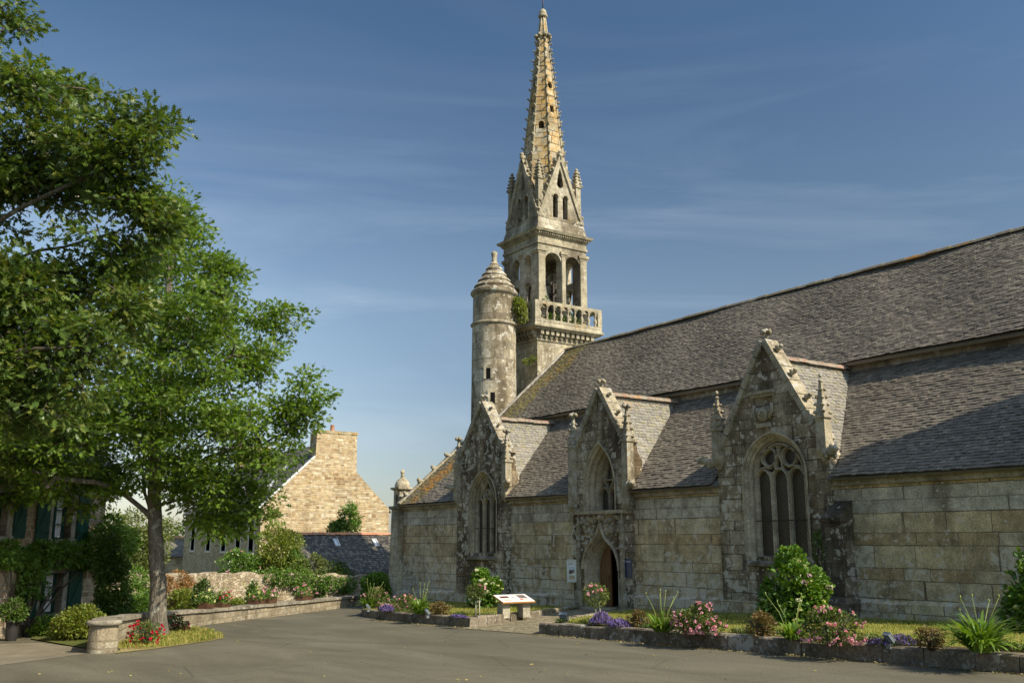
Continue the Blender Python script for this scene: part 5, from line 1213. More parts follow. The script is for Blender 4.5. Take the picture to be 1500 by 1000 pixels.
mb = MB(); zc = road_z(x)+.555; mb.lathe([(.29, zc), (.35, zc+.01), (.36, zc+.07), (.33, zc+.10), (.05, zc+.11)], x, y, 24); mb.build('round_capstone', S_cap, wall)
def wall_pt(px_, off=0.):
    best = None
    for i in range(len(LW)-1):
        for k in range(60):
            f = k/60; x = LW[i][0]*(1-f)+LW[i+1][0]*f; y = LW[i][1]*(1-f)+LW[i+1][1]*f; v = Vector((x, y, lwt(x)-EYE)); q = 750+F_PX*v.dot(_r)/v.dot(_F); e = abs(q-px_)
            if best is None or e < best[0]:
                tt = Vector((LW[i+1][0]-LW[i][0], LW[i+1][1]-LW[i][1], 0)).normalized(); best = (e, Vector((x, y, lwt(x)+.02)), tt)
    return best[1], best[2]
S_box = M_plain('rusty_planter_wood', (.085, .045, .026), .8, .2, 0, .35, 7)
def flower_box(px_, ln_, label, fl):
    p, tt = wall_pt(px_); t = thing('flower_box', p, label, 'flower box', 'flower boxes on the low wall'); n_ = Vector((-tt.y, tt.x, 0)); mb = MB(); o = p-tt*ln_/2-n_*.16
    mb.obox(o, tt*ln_, n_*.3, Zv*.19); 
    for q in (.0, 1.): mb.obox(o+tt*(ln_*q-.02)-n_*.012, tt*.04, n_*.324, Zv*.2)
    mb.build('wooden_box', S_box, t)
    n = 700; P = np.array(p)+rng.normal(0, 1, (n, 3))*np.array([.0, .0, .10])+np.outer(rng.uniform(-.55, .55, n)*ln_, np.array(tt))+np.outer(rng.normal(0, .12, n), np.array(n_)); P[:, 2] = p.z+.12+np.abs(rng.normal(0, .17, n))
    D = unit(n); D[:, 2] = np.abs(D[:, 2]); leaves('foliage', P, D, .07*rng.uniform(.6, 1.3, n), L_bush, t, OVAL, .8, 1.2)
    for nm_, m_, c_ in fl:
        P = np.array(p)+np.outer(rng.uniform(-.6, .6, c_)*ln_, np.array(tt))+np.outer(rng.normal(0, .15, c_), np.array(n_)); P[:, 2] = p.z+.2+np.abs(rng.normal(.05, .18, c_)); nd = unit(c_); nd[:, 2] = np.abs(nd[:, 2]); blossoms(nm_, P, nd, .085, m_, t, 'rose')
    return p
pb = flower_box(302, .55, 'brown flower box of cream flowers, leftmost on the low wall', [('blossoms', F_cream, 12)])
flower_box(324, .5, 'brown flower box of crimson and pink flowers beside the leftmost box', [('blossoms', F_red, 14), ('pink_blossoms', F_pink, 9)])
flower_box(376, .55, 'brown flower box with white and cream flowers right of the dark green potted bush', [('blossoms', F_cream, 12), ('pink_blossoms', F_pink, 5)])
flower_box(393, .6, 'brown flower box with tall foliage and pink flowers in the middle of the low wall', [('blossoms', F_pink, 18)])
flower_box(446, 1.0, 'long brown flower box of pink flowers near the far end of the low wall', [('blossoms', F_pink, 26)])
p, _t = wall_pt(313); bush('dark_potted_bush', (p.x-.25, p.y-.3, p.z-.05), (.4, .4, 1.0), 1400, .08, L_dark, 'dark round bush rising between the two left flower boxes', 'bush')
p, _t = wall_pt(386); bush('dark_potted_bush', (p.x-.25, p.y-.3, p.z-.05), (.35, .35, .8), 1100, .08, L_dark, 'dark bush rising behind the middle flower boxes', 'bush')
# verge under the oak
vp = [tuple(on_plane(*q)[:2]) for q in ((168, 957), (228, 950), (312, 938), (330, 934), (296, 920))]+[(-28.3, 7.35), (-25.6, 6.05), (-23.5, 5.3), (-22.5, 5.15)]
sheet('grass_verge', vp, rz, S_drygrass, sub=.5, extra=.012)
sheet('garden_ground', [(LW[0][0]-.3, LW[0][1])]+[(a-.1, b-.1) for a, b in LW[1:]]+[(-60, 30), (-60, 8), (-34, 5.2), (-28, 4.2)], rz, S_ground, extra=.03)

# ------------------------------------------------------------------ rubble garden wall, hedges, far buildings
S_rubble = M_rubble('pale_rubble', [(.3, .24, .16), (.4, .33, .23), (.46, .4, .3), (.35, .28, .19), (.25, .18, .12)], (.2, .165, .11), 4.6, .2, .25, 1.7, .05, .05)
GW_ = [at_dist(165, 870, 35.5), at_dist(215, 870, 38), at_dist(330, 870, 44.2), at_dist(480, 870, 48.3), at_dist(580, 870, 51)]
gw = thing('garden_wall', (GW_[1].x, GW_[1].y, road_z(GW_[1].x)), 'pale rubble garden wall overgrown with plants behind the flower boxes', 'wall')
mb = MB(); tops = [.55, .35, .22, .02, -.2]
for i in range(len(GW_)-1):
    a, b = GW_[i], GW_[i+1]; a, b = Vector((a.x, a.y, 0)), Vector((b.x, b.y, 0)); t = (b-a).normalized(); n_ = Vector((-t.y, t.x, 0)); K = 14
    for q in range(K):
        f0, f1 = q/K, (q+1)/K; vs = []
        for f in (f0, f1):
            p = a.lerp(b, f); z = tops[i]*(1-f)+tops[i+1]*f+.05*math.sin((i*K+round(f*K))*2.1)+.04*math.sin((i*K+round(f*K))*5.3); vs += [p-n_*.22+Zv*-2.6, p-n_*.2+Zv*z, p+n_*.2+Zv*z, p+n_*.22+Zv*-2.6]
        mb.add(vs, [(0, 1, 5, 4), (1, 2, 6, 5), (2, 3, 7, 6)]+([(0, 3, 2, 1)] if i+q == 0 else []))
mb.build('wall_body', S_rubble, gw)
def gwp(px_, z, off=.3):
    best = None
    for i in range(len(GW_)-1):
        for k in range(40):
            p = GW_[i].lerp(GW_[i+1], k/40); q = 750+F_PX*p.dot(_r)/(p-Vector((0, 0, EYE))).dot(_F); e = abs(q-px_)
            if best is None or e < best[0]: best = (e, p)
    p = best[1]; return (p.x-_h.x*off, p.y-_h.y*off, z)
climber('ivy', [(gwp(x, z), (.5, .5, .4)) for x, z in ((185, .2), (195, -.2), (205, -.4), (215, -.1), (200, .3), (225, .0), (212, -.8), (195, -.9))], 6500, .1, L_bush, 'bright green ivy covering the garden wall left of the oak trunk', 'ivy', gwp(200, -1.3, .2))
climber('creeper', [(gwp(x, z), (.45, .45, .35)) for x, z in ((225, -.4), (240, 0), (250, -.3), (258, -.7), (245, -.9), (265, -.2), (262, .1), (232, -.8), (272, -.05))], 6500, .09, L_rust, 'rust brown creeper on the garden wall right of the oak trunk', 'creeper', gwp(245, -1.3, .2))
def mound(name, label, px_, py_b, D, rad, n, ls, mat, cat='bush', fl=(), group=None, **k):
    p = at_dist(px_, py_b, D); return bush(name, p, rad, n, ls, mat, label, cat, group, fl, **k)
mound('hedge', 'bright green clipped hedge behind the low wall right of the oak trunk', 268, 905, 33.5, (1.35, .9, .95), 5200, .085, L_yel, 'hedge', bottom=-1.)
mound('hedge', 'shaded dark green hedge behind the low wall left of the oak trunk', 195, 912, 31, (1.1, .7, .9), 3800, .085, L_bush, 'hedge', bottom=-1.)
mound('hedge', 'low bright green hedge between the left and middle flower boxes', 349, 897, 37.5, (1.0, .6, .55), 2200, .08, L_yel, 'hedge', bottom=-1.)
mound('garden_bush', 'big light green bush over the garden wall before the long house', 402, 850, 49, (1.6, 1.6, 3.0), 7000, .13, L_yel, fl=[('blossoms', F_cream, 10, .09, 'rose')])
mound('garden_bush', 'broad flowering bush over the left part of the garden wall', 350, 850, 47.5, (1.6, 1.2, 1.6), 5200, .11, L_bush, fl=[('blossoms', F_white, 30, .07, 'rose'), ('pink_blossoms', F_pink, 8, .09, 'rose')])
mound('garden_bush', 'pale feathery bush standing before the dark garage roof', 458, 858, 49, (1.0, 1.0, 1.75), 4200, .10, L_pale)
mound('garden_bush', 'dark green bush before the left end of the garage roof', 492, 862, 49.6, (.9, .9, 1.45), 3600, .10, L_dark)
mound('garden_bush', 'rounded green bush between the big light bush and the pale feathery bush', 432, 858, 48.8, (1.1, 1.0, 1.9), 4200, .11, L_bush)
climber('trailing_plant', [(gwp(x, z, .4), (.45, .45, .38)) for x, z in ((400, .05), (412, -.15), (425, -.05), (438, -.25), (450, -.2), (462, -.35), (474, -.35), (486, -.4), (500, -.5), (512, -.5), (445, -.55), (470, -.65))], 6000, .11, L_bush, 'green trailing plant hanging down the right part of the garden wall', 'trailing plant', gwp(440, -.2, -.2))
# long house with the bright gable
S_gabh = M_ashlar('tan_gable_rubble', [(.30, .20, .10), (.44, .335, .19), (.52, .42, .27), (.38, .265, .135), (.57, .49, .35), (.25, .155, .08), (.48, .36, .2)], (.44, .37, .245), .36, .135, .16, .2, .45, 5., .02, 1.25, .8)
S_facade = M_rubble('grey_facade_rubble', [(.38, .29, .175), (.48, .38, .24), (.52, .42, .27), (.32, .24, .14)], (.56, .48, .33), 4.2, .1, .2, 1.8)
S_jamb = M_plain('sunlit_tone_jamb', (.62, .58, .5), .8, .2)  # pale tone paints the sunlight on the window reveals
h2 = thing('long_house', (-66, 28.5, -1.9), 'long stone house with a sunlit tan gable and wide chimney', 'house')
K = 66/54; KZ = lambda z: 1.65+(z-1.65)*K
X2, xW = -66., -84.4; y0, y1, ze_, yr_, zr_ = 19.45*K, 27.6*K, KZ(3.55), 23.55*K, KZ(7.4)
def prism_wall(mb, X, pts, th): 
    mb.add([(X, a, b) for a, b in pts]+[(X-th, a, b) for a, b in pts], [tuple(range(len(pts))), tuple(range(2*len(pts)-1, len(pts)-1, -1))]+[(i, (i+1) % len(pts), len(pts)+(i+1) % len(pts), len(pts)+i) for i in range(len(pts))])
ch0, ch1, cht = 22.66*K, 25.28*K, KZ(8.0)
mb = MB(); s2 = (zr_-ze_)/(yr_-y0); prism_wall(mb, X2, [(y0, -2.6), (y1, -2.6), (y1, ze_), (ch1+.05, zr_-(ch1+.05-yr_)*s2), (ch1, cht), (ch0, cht), (ch0-.05, zr_-(yr_-ch0+.05)*s2), (y0, ze_)], .6); mb.build('gable_wall', S_gabh, h2)
mb = MB(); mb.box(X2-.85, X2+.05, ch0-.08, ch1+.08, cht, cht+.14); mb.box(X2-.8, X2, ch0, ch1, cht+.141, cht+.2); mb.box(X2-1.3, X2-.601, ch0+.02, ch1-.02, cht-2.6, cht); mb.build('chimney_cap', S_spire, h2)
mb = MB(); mb.lathe([(.17, cht+.19), (.14, cht+.6), (.16, cht+.62), (.15, cht+.67)], X2-.35, 23.75*K, 12); mb.build('chimney_pot', S_tiler, h2)
wx = [-81.8, -77.6, -73.8, -70.5, -67.7]; wz0, wz1 = KZ(1.0), KZ(2.75); mb = MB()
fac = [[(a-.5, wz0), (a+.5, wz0), (a+.5, wz1), (a-.5, wz1)] for a in wx]
mb.poly([(xW, -2.6), (X2-.61, -2.6), (X2-.61, ze_), (xW, ze_)], fac, m_south(y0), 0, .45); mb.build('front_wall', S_facade, h2)
mb = MB(); mb.box(xW, X2-.61, y1-.4, y1, -2.6, ze_); prism_wall(mb, xW+.4, [(y0+.46, -2.6), (y1-.41, -2.6), (y1-.41, ze_), (yr_, zr_-.15), (y0+.46, ze_)], .4); mb.build('rear_wall', S_facade, h2)
for a in wx:
    mb = MB()
    for q0, q1 in ((a-.62, a-.5), (a+.5, a+.62)): mb.box(q0, q1, y0-.04, y0+.44, wz0, wz1)
    mb.box(a-.62, a+.62, y0-.045, y0+.44, wz1+.001, wz1+.3); mb.box(a-.62, a+.62, y0-.09, y0+.44, wz0-.16, wz0-.001); wn_ = mb.build('tall_window', S_jamb, h2)
    mb = MB(); mb.box(a-.5, a+.5, y0+.36, y0+.4, wz0, wz1); mb.build('window_pane', S_pane, wn_)
mb = MB(); rl = X2-.02-xW
for sg in (1, -1):
    ya = y0-.25 if sg > 0 else y1+.25; za = ze_-.25*s2+.06; O_ = Vector((xW, ya, za)); v_ = Vector((0, yr_-ya, zr_+.06-za)); l_ = v_.length; q = [O_, O_+Vector((rl-.1, 0, 0)), O_+Vector((rl-.1, 0, 0))+v_, O_+v_]
    mb.add(q+[p-Zv*.12 for p in q], [(0, 1, 2, 3), (4, 5, 6, 7), (0, 1, 5, 4), (1, 2, 6, 5)])
    if sg > 0: slates(mb, O_+Vector((0, -.01, .012)), (1, 0, 0), v_, [(0, 0), (rl-.1, 0), (rl-.1, l_), (0, l_)], row=.2, wd=.3, seed=31)
mb.build('slate_roof', S_slateh, h2)
mb = MB(); za = ze_-.25*s2; mb.obox((X2-.16, y0-.28, za-.02), (.2, 0, 0), (0, ch0-.06-y0+.28, (ch0-.06-y0+.28)*s2), (0, -.07, .1)); mb.build('verge_board', M_plain('white_verge', (.6, .6, .58), .7), h2)
def skylight(O_, u_, v_, n_, parent, w_=.55, h_=.8):
    mb = MB(); O_ = Vector(O_); u_ = Vector(u_).normalized(); v_ = Vector(v_).normalized(); n_ = Vector(n_).normalized()
    for a, b, c, d in ((0, 0, w_, .06), (0, h_-.06, w_, .06), (0, .06, .06, h_-.12), (w_-.06, .06, .06, h_-.12)): mb.obox(O_+u_*a+v_*b, u_*c, v_*d, n_*.1)
    s_ = mb.build('skylight', M_zinc, parent); mb = MB(); mb.obox(O_+u_*.06+v_*.06+n_*.03, u_*(w_-.12), v_*(h_-.12), n_*.02); mb.build('skylight_pane', M_skyp, s_)
M_zinc = M_plain('zinc_frame', (.5, .5, .5), .5, .4, .2); M_skyp = M_plain('skylight_glass', (.55, .58, .6), .25, .5)
vv_ = Vector((0, yr_-y0, zr_-ze_)).normalized(); nv_ = Vector((0, -vv_.z, vv_.y))
for a, q in ((-69.2, 1.8), (-75, 1.8), (-70, 4.2)): skylight(Vector((a, y0, ze_))+vv_*q+nv_*.06, (1, 0, 0), vv_, nv_, h2, .8, 1.2)
mb = MB(); mb.box(xW+.1, xW+1.1, ch0, ch1-.4, 6.0, cht+.3); mb.box(xW+.04, xW+1.16, ch0-.06, ch1-.34, cht+.3, cht+.44); mb.build('west_chimney', S_gabh, h2)
# garage
ga = thing('garage', (-50.5, 23.8, -1.6), 'low outbuilding with dark slate roof and red ridge tiles behind the church corner', 'outbuilding')
gx0, gx1, gy0, gy1, gzr, gze = -52.2, -49.6, 20.2, 28.2, 1.98, -.12
mb = MB(); mb.box(gx1-.35, gx1-.15, gy0+.2, gy1-.2, -2.4, gze-.02); mb.box(gx0-.2, gx0, gy0+.2, gy1-.2, -2.4, 1.8)
for y in (gy0+.2, gy1-.4): mb.add([(gx0, y, -2.4), (gx1-.36, y, -2.4), (gx1-.36, y, gze-.02), (gx0, y, 1.8), (gx0, y+.2, -2.4), (gx1-.36, y+.2, -2.4), (gx1-.36, y+.2, gze-.02), (gx0, y+.2, 1.8)], [(0, 1, 2, 3), (7, 6, 5, 4), (0, 4, 5, 1), (1, 5, 6, 2), (2, 6, 7, 3), (3, 7, 4, 0)])
mb.build('outbuilding_wall', S_rubble, ga)
mb = MB(); O_ = Vector((gx1, gy0, gze)); v_ = Vector((gx0-gx1, 0, gzr-gze)); l_ = v_.length; u_ = Vector((0, 1, 0)); q = [O_, O_+u_*(gy1-gy0), O_+u_*(gy1-gy0)+v_, O_+v_]; mb.add(q+[p-Zv*.1 for p in q], [(0, 1, 2, 3), (4, 5, 6, 7), (0, 1, 5, 4), (0, 3, 7, 4), (1, 2, 6, 5)])
slates(mb, O_+Zv*.01, u_, v_, [(0, 0), (gy1-gy0, 0), (gy1-gy0, l_), (0, l_)], row=.17, wd=.24, seed=41); mb.build('outbuilding_roof', S_slateg, ga)
mb = MB(); ridge_tiles(mb, (gx0, gy0, gzr+.04), (gx0, gy1, gzr+.04), .1, .15, .35, 0, 8); mb.build('outbuilding_ridge', S_tiler, ga)
vn = v_.normalized(); ng = Vector((vn.z, 0, -vn.x))
for y in (22.9, 25.35): skylight(O_+u_*(y-gy0)+vn*(l_*.66)+ng*.03, u_, vn, ng, ga, .3, .62)
# distant house and trees on the skyline
dh = thing('distant_house', at_dist(250, 830, 88), 'small distant house with slate roof seen past the oak trunk', 'house'); p = at_dist(236, 838, 88)
mb = MB(); mb.obox((p.x, p.y, -3), (_r.x*4, _r.y*4, 0), (_h.x*4, _h.y*4, 0), (0, 0, 3.2)); mb.obox(Vector((p.x, p.y, -3))+_r*2.2-_h*.4, _r*1.6, _h*.4, Zv*3.9); mb.build('wall', S_gabh, dh)
mb = MB(); a = Vector((p.x, p.y, .2))-_r*.3-_h*.3; mb.add([a, a+_r*4.6, a+_r*4.6+_h*2.3+Zv*1.7, a+_h*2.3+Zv*1.7, a+_h*4.6, a+_r*4.6+_h*4.6], [(0, 1, 2, 3), (3, 2, 5, 4), (0, 3, 4), (1, 5, 2)]); mb.build('roof', S_slateh, dh)
mb = MB(); ridge_tiles(mb, a+_h*2.3+Zv*1.72, a+_h*2.3+Zv*1.72+_r*4.6, .12, .2, .4, 0, 4); mb.build('ridge', S_tiler, dh)

# ------------------------------------------------------------------ trees
def PB(px_, py_, r_, D, ppm, w_=1., j=0.): p = at_dist(px_, py_, D+j); return ((p.x, p.y, p.z), r_/ppm, w_)
D1 = 25.9; q1 = 1430/D1
tb = on_plane(232, 933)-Vector((0, 0, .05))
def T1(px_, py_, d=0.): p = at_dist(px_, py_, D1+d); return (p.x, p.y, p.z)
D1 = tb.dot(_h); q1 = 1430/D1
B1 = []
for px_, py_, r_, w_ in ((248, 318, 48, .9), (292, 350, 42, .9), (228, 390, 62, 1), (322, 405, 48, 1), (300, 465, 66, 1), (390, 465, 40, .9), (215, 480, 66, 1), (428, 466, 22, .8), (375, 530, 52, 1), (285, 560, 76, 1), (185, 580, 76, 1), (448, 572, 34, .9), (478, 585, 16, .6), (425, 612, 44, 1), (345, 630, 60, 1), (240, 640, 64, 1), (385, 668, 42, 1), (312, 700, 50, 1), (120, 630, 62, 1.2), (40, 620, 60, 1.3), (66, 680, 50, 1.3), (-20, 640, 60, 1), (122, 712, 42, 1), (20, 712, 46, 1), (-40, 700, 50, 1), (335, 745, 34, .9), (362, 722, 36, .9), (315, 770, 20, .8), (150, 690, 40, .9), (175, 705, 32, 1), (205, 690, 30, 1), (258, 705, 36, 1), (290, 745, 30, 1), (350, 770, 20, .8), (385, 745, 20, .8), (270, 690, 40, 1)):
    for dd in ((-1.5, 1.4) if r_ > 55 else (random.uniform(-1.2, 1.2),)): B1.append(PB(px_, py_, r_*.86, D1, q1, w_*(.6 if r_ > 55 else 1), dd))
tr1 = [tuple(tb), T1(231, 880), T1(229, 830), T1(227, 780), T1(226, 720), T1(228, 640), T1(238, 540), T1(246, 440), T1(252, 350), T1(254, 290)]
lm1 = [(T1(227, 770), T1(205, 742), T1(180, 722, -.3), T1(140, 706, -.8), T1(80, 700, -1.2)), (T1(228, 752), T1(212, 722, .2), T1(207, 680, .5), T1(190, 620, .8)), (T1(230, 720), T1(262, 690, -.4), T1(310, 668, -.8), T1(380, 640, -1)), (T1(232, 690), T1(290, 640, .6), T1(360, 600, .9), T1(440, 585, .9)), (T1(235, 620), T1(280, 570, -.8), T1(340, 520, -1)), (T1(236, 600), T1(190, 560, .8), T1(140, 540, 1.)), (T1(229, 740), T1(270, 730, .5), T1(320, 728, .9)), (T1(242, 500), T1(290, 450, .6), T1(330, 410, .8)), (T1(240, 520), T1(200, 470, -.6), T1(190, 430, -.8))]
tree('oak_tree', tb, 'bright green oak with a straight grey trunk on the verge by the low wall', 'oak trees on the left', tr1, lm1, B1, 1500, 44, .17, L_oak, OAK, .36, .008, .215, .30, .15, .6)
mb = MB()
D2 = 14.0; q2 = 1430/D2; t2 = at_dist(-330, 1100, D2); t2 = Vector((t2.x, t2.y, road_z(t2.x)-.05))
def T2(px_, py_, d=0.): p = at_dist(px_, py_, D2+d); return (p.x, p.y, p.z)
B2 = []
for px_, py_, r_, w_ in ((15, 20, 34, .6), (50, 55, 20, .4), (20, 100, 40, .6), (60, 135, 40, .8), (110, 140, 34, .8), (160, 160, 34, .7), (215, 180, 30, .7), (255, 188, 26, .6), (60, 200, 55, 1), (140, 215, 52, 1), (205, 222, 34, .8), (20, 265, 60, .9), (110, 268, 50, .9), (180, 280, 46, .9), (225, 320, 40, .9), (20, 420, 60, 1), (100, 425, 54, 1), (180, 380, 50, .9), (40, 500, 62, 1), (120, 500, 54, 1), (185, 450, 40, .8), (30, 585, 50, .9), (95, 575, 44, .8), (-60, 100, 70, .8), (-60, 250, 80, .9), (-60, 420, 90, .9), (-60, 560, 70, .8), (14, 335, 24, .6), (118, 335, 26, .7), (-200, 20, 120, .35), (-220, 220, 130, .35), (-220, 420, 130, .35), (-330, -60, 150, .3), (-420, 120, 150, .3), (-440, 330, 150, .3), (-400, 500, 120, .3), (-280, -230, 140, .25), (-520, 240, 120, .25)):
    B2.append(PB(px_, py_, r_*.92, D2, q2, w_, random.uniform(-.7, .7)))
def root2(py_): return T2(-330, py_)
tr2 = [tuple(t2), T2(-330, 800), T2(-325, 600), T2(-315, 420), T2(-300, 260), T2(-280, 100), T2(-270, -60)]
lm2 = [(T2(-318, 480), T2(-180, 400), T2(-40, 340), T2(60, 290), T2(120, 262), T2(200, 230)), (T2(-310, 380), T2(-150, 280), T2(0, 220), T2(120, 170), T2(240, 190)), (T2(-322, 560), T2(-160, 500), T2(0, 440, .4), T2(120, 420, .4)), (T2(-324, 590), T2(-160, 560, -.3), T2(0, 520, -.4), T2(90, 510, -.5)), (T2(-295, 220), T2(-140, 120), T2(0, 50)), (T2(-318, 480), T2(-150, 450, .5), T2(20, 380, .6), T2(170, 340, .5))]
tree('oak_tree', t2, 'darker red oak leaning in from the left edge with deeply lobed leaves', 'oak trees on the left', tr2, lm2, B2, 2100, 34, .15, L_oak2, OAK, .45, .005, .22, .23, .25, .5)
# pale trees behind the trunk, small tree behind the garage
D3 = 47; q3 = 1430/D3
def T3(px_, py_): p = at_dist(px_, py_, D3); return (p.x, p.y, p.z)
g3 = at_dist(200, 870, D3)
tree('garden_tree', (g3.x, g3.y, road_z(g3.x)), 'pale thin tree behind the trunk of the oak', 'trees behind the garden wall', [(g3.x, g3.y, road_z(g3.x)), T3(202, 830), T3(206, 790)], [], [PB(a, b, r_, D3, q3, 1., random.uniform(-.8, .8)) for a, b, r_ in ((190, 772, 26), (215, 790, 26), (238, 775, 18), (180, 800, 26), (215, 815, 24), (195, 830, 24), (170, 775, 20))], 420, 20, .17, L_pale, OVAL, .6, .012, .1, .24)
D4 = 58.2
g4 = at_dist(506, 800, D4); q4 = 1430/D4
def T4(px_, py_): p = at_dist(px_, py_, D4); return (p.x, p.y, p.z)
tree('garden_tree', (g4.x, g4.y, road_z(g4.x)), 'small glossy green tree before the tan gable, rising behind the garage ridge', 'trees behind the garden wall', [(g4.x, g4.y, road_z(g4.x)), T4(506, 800), T4(507, 765)], [], [PB(a, b, r_, D4, q4, 1., random.uniform(-.3, .3)) for a, b, r_ in ((503, 768, 13), (492, 772, 9), (514, 748, 8), (521, 760, 7), (506, 750, 8), (488, 780, 8), (518, 774, 8), (516, 738, 4))], 170, 16, .17, L_hyd, OVAL, .6, .01, .08, .15)
g5 = at_dist(245, 840, 120); 
for i, (a, b, r_) in enumerate(((215, 815, 3.2), (285, 812, 3.6))):
    p = at_dist(a, 840, 120+i*8); bush('far_tree', (p.x, p.y, -4), (4.5, 4.5, 9.5 if i else 7), 2600, .5, L_dark, ['distant dark green tree left of the distant house', 'distant dark tree to the right of the distant house'][i], 'tree', 'distant trees')

# ------------------------------------------------------------------ planting in front of the church
rose_g = 'pink rose bushes in the beds'
bush('rose_bush', on_lawn(1022, 928), (.62, .5, .62), 2200, .06, L_rose, 'wide pink rose bush in the right bed below the second bay', 'rose bush', rose_g, [('blossoms', F_pink, 95, .062, 'rose')], bottom=-.9)
bush('rose_bush', on_lawn(1218, 942), (.62, .45, .62), 2300, .055, L_rose, 'pink rose bush in the right bed before the dark buttress', 'rose bush', rose_g, [('blossoms', F_pink, 85, .055, 'rose')], bottom=-.9)
bush('rose_bush', on_lawn(592, 893), (.75, .45, .5), 1500, .06, L_rose, 'low pink rose bush left of the lily in the left bed', 'rose bush', rose_g, [('blossoms', F_pink, 40, .065, 'rose')], bottom=-.9)
bush('rose_bush', on_lawn(552, 889), (.6, .5, .75), 1500, .06, L_rose, 'loose pink rose bush near the tip of the left bed', 'rose bush', rose_g, [('blossoms', F_pink, 26, .06, 'rose')], bottom=-.9)
hg = 'hydrangeas along the church wall'
def hyd(px_, y, rad, n, label, fl):
    d = ray(px_, 860); t_ = y/d.y; return bush('hydrangea', (d.x*t_, y, lawn_z(d.x*t_)), rad, n, .12, L_hyd, label, 'hydrangea', hg, fl, wid=1.5, bottom=-1., hollow=.75)
hyd(1160, 17.7, (.84, .75, 1.68), 6500, 'big hydrangea with cream, mauve and white heads under the large traceried window', [('cream_heads', F_cream, 34, .05, 'head'), ('mauve_heads', F_mauve, 6, .08, 'head'), ('white_heads', F_white, 8, .065, 'head')])
hyd(709, 18.1, (.68, .62, 1.3), 4200, 'rounded hydrangea with many white heads under the left traceried window', [('white_heads', F_white, 34, .07, 'head'), ('cream_heads', F_cream, 30, .06, 'head')])
hyd(1530, 18.7, (.95, .8, 1.5), 4600, 'large hydrangea against the wall cut by the right edge', [('cream_heads', F_cream, 40, .055, 'head'), ('mauve_heads', F_mauve, 4, .07, 'head')])
d = ray(571, 850); bush('hydrangea', (-38.2, 19.0, lawn_z(-38.2)), (.85, .7, 1.25), 3600, .12, L_hyd, 'green leafy hydrangea at the west corner of the church', 'hydrangea', hg, [('cream_heads', F_cream, 10, .05, 'head')], wid=1.5, bottom=-1., hollow=.75)
lily = 'strap leaved lilies in the beds'
strap_plant(on_lawn(970, 925), 110, .58, 'strap leaved lily with tall yellow buds left of the wide pink rose bush', 6, .78)
strap_plant(on_lawn(1162, 936), 100, .48, 'strap leaved lily with five bud stalks under the big hydrangea', 5, .72)
strap_plant(on_lawn(1438, 955), 230, .86, 'largest strap leaved lily at the right end of the bed', 5, .78)
strap_plant(on_lawn(616, 899), 180, .72, 'strap leaved lily in the middle of the left bed', 5, .9)
strap_plant(on_lawn(541, 890), 110, .6, 'strap leaved lily at the tip of the left bed', 5, .95)
br = 'low bronze shrubs in the beds'
bush('bronze_shrub', on_lawn(937, 918), (.32, .3, .36), 1300, .05, L_brown, 'compact bronze green shrub between lavender and lily', 'shrub', br, bottom=-.9)
bush('bronze_shrub', on_lawn(1114, 931), (.33, .3, .46), 1500, .05, L_brown, 'bronze green shrub left of the five stalked lily', 'shrub', br, bottom=-.9)
bush('bronze_shrub', on_lawn(1364, 949), (.26, .24, .36), 1100, .042, L_brown, 'sparse bronze shrub left of the largest lily', 'shrub', br, bottom=-.9)
bush('bronze_shrub', on_lawn(644, 899), (.4, .35, .38), 1200, .055, L_brown, 'bronze shrub in the left bed near the lavender', 'shrub', br, bottom=-.9)
lv = 'lavender mats in the beds'
mat_plant(on_lawn(882, 915), .32, .25, .27, 'thick violet lavender mat at the left end of the right bed', F_violet, lv, 1400)
mat_plant(on_lawn(908, 918), .34, .2, .16, 'thin violet mat right of the thick lavender', F_violet, lv, 700)
mat_plant(on_lawn(1322, 944), .26, .2, .16, 'faded violet mat beside the floodlight before the dark buttress', F_violet, lv, 700, fsize=.035)
mat_plant(on_lawn(1290, 944), .24, .14, .1, 'small violet mat between rose bush and floodlight', F_violet, lv, 350, fsize=.035)
mat_plant(on_lawn(566, 895), .38, .22, .2, 'violet lavender mat near the tip of the left bed', F_violet, lv, 900)
mat_plant(on_lawn(672, 905), .4, .12, .08, 'low violet mat at the right corner of the left bed', F_violet, lv, 500)
def std_rose(c, h_, r_, label, nb):
    c = Vector(c); t = thing('standard_rose', c, label, 'rose tree', 'standard roses by the path'); mb = MB(); mb.tube([c-Zv*.05, c+Zv*h_], .022, 6); mb.build('rose_trunk', S_pale_stem, t)
    mb = MB(); mb.tube([c+Vector((.12, .05, -.05)), c+Vector((.1, .04, h_))], .016, 5); mb.build('support_stake', S_pale_stem, t)
    n = 1100; u_ = unit(n); P = np.array(c+Zv*(h_+r_*.65))+u_*np.array([1, 1, .8])*(r_*rng.uniform(.3, 1.05, n)**.5)[:, None]; leaves('foliage', P, u_+rng.normal(0, .4, (n, 3)), .055*rng.uniform(.6, 1.2, n), L_rose, t, OVAL, .7, 1.2)
    u_ = unit(nb); u_[:, 2] = np.abs(u_[:, 2])*.8; P = np.array(c+Zv*(h_+r_*.65))+u_*r_*np.array([1.1, 1.1, .95]); blossoms('blossoms', P, u_, .055, F_pink, t, 'rose')
std_rose(on_lawn(873, 912), .42, .33, 'standard rose with pink blooms before the church door', 14)
std_rose(on_lawn(697, 903), .5, .27, 'standard rose on a pale stem before the white hydrangea', 6)
def red_rose(px_, py_, rad, label, nb): p = on_plane(px_, py_); return bush('red_rose_bush', (p.x, p.y, p.z+.03), rad, 900, .055, L_rose, label, 'rose bush', 'red roses under the oak', [('blossoms', F_red, nb, .06, 'rose')], bottom=-.9)
red_rose(212, 946, (.62, .4, .62), 'red rose bush in front of the oak trunk', 50)
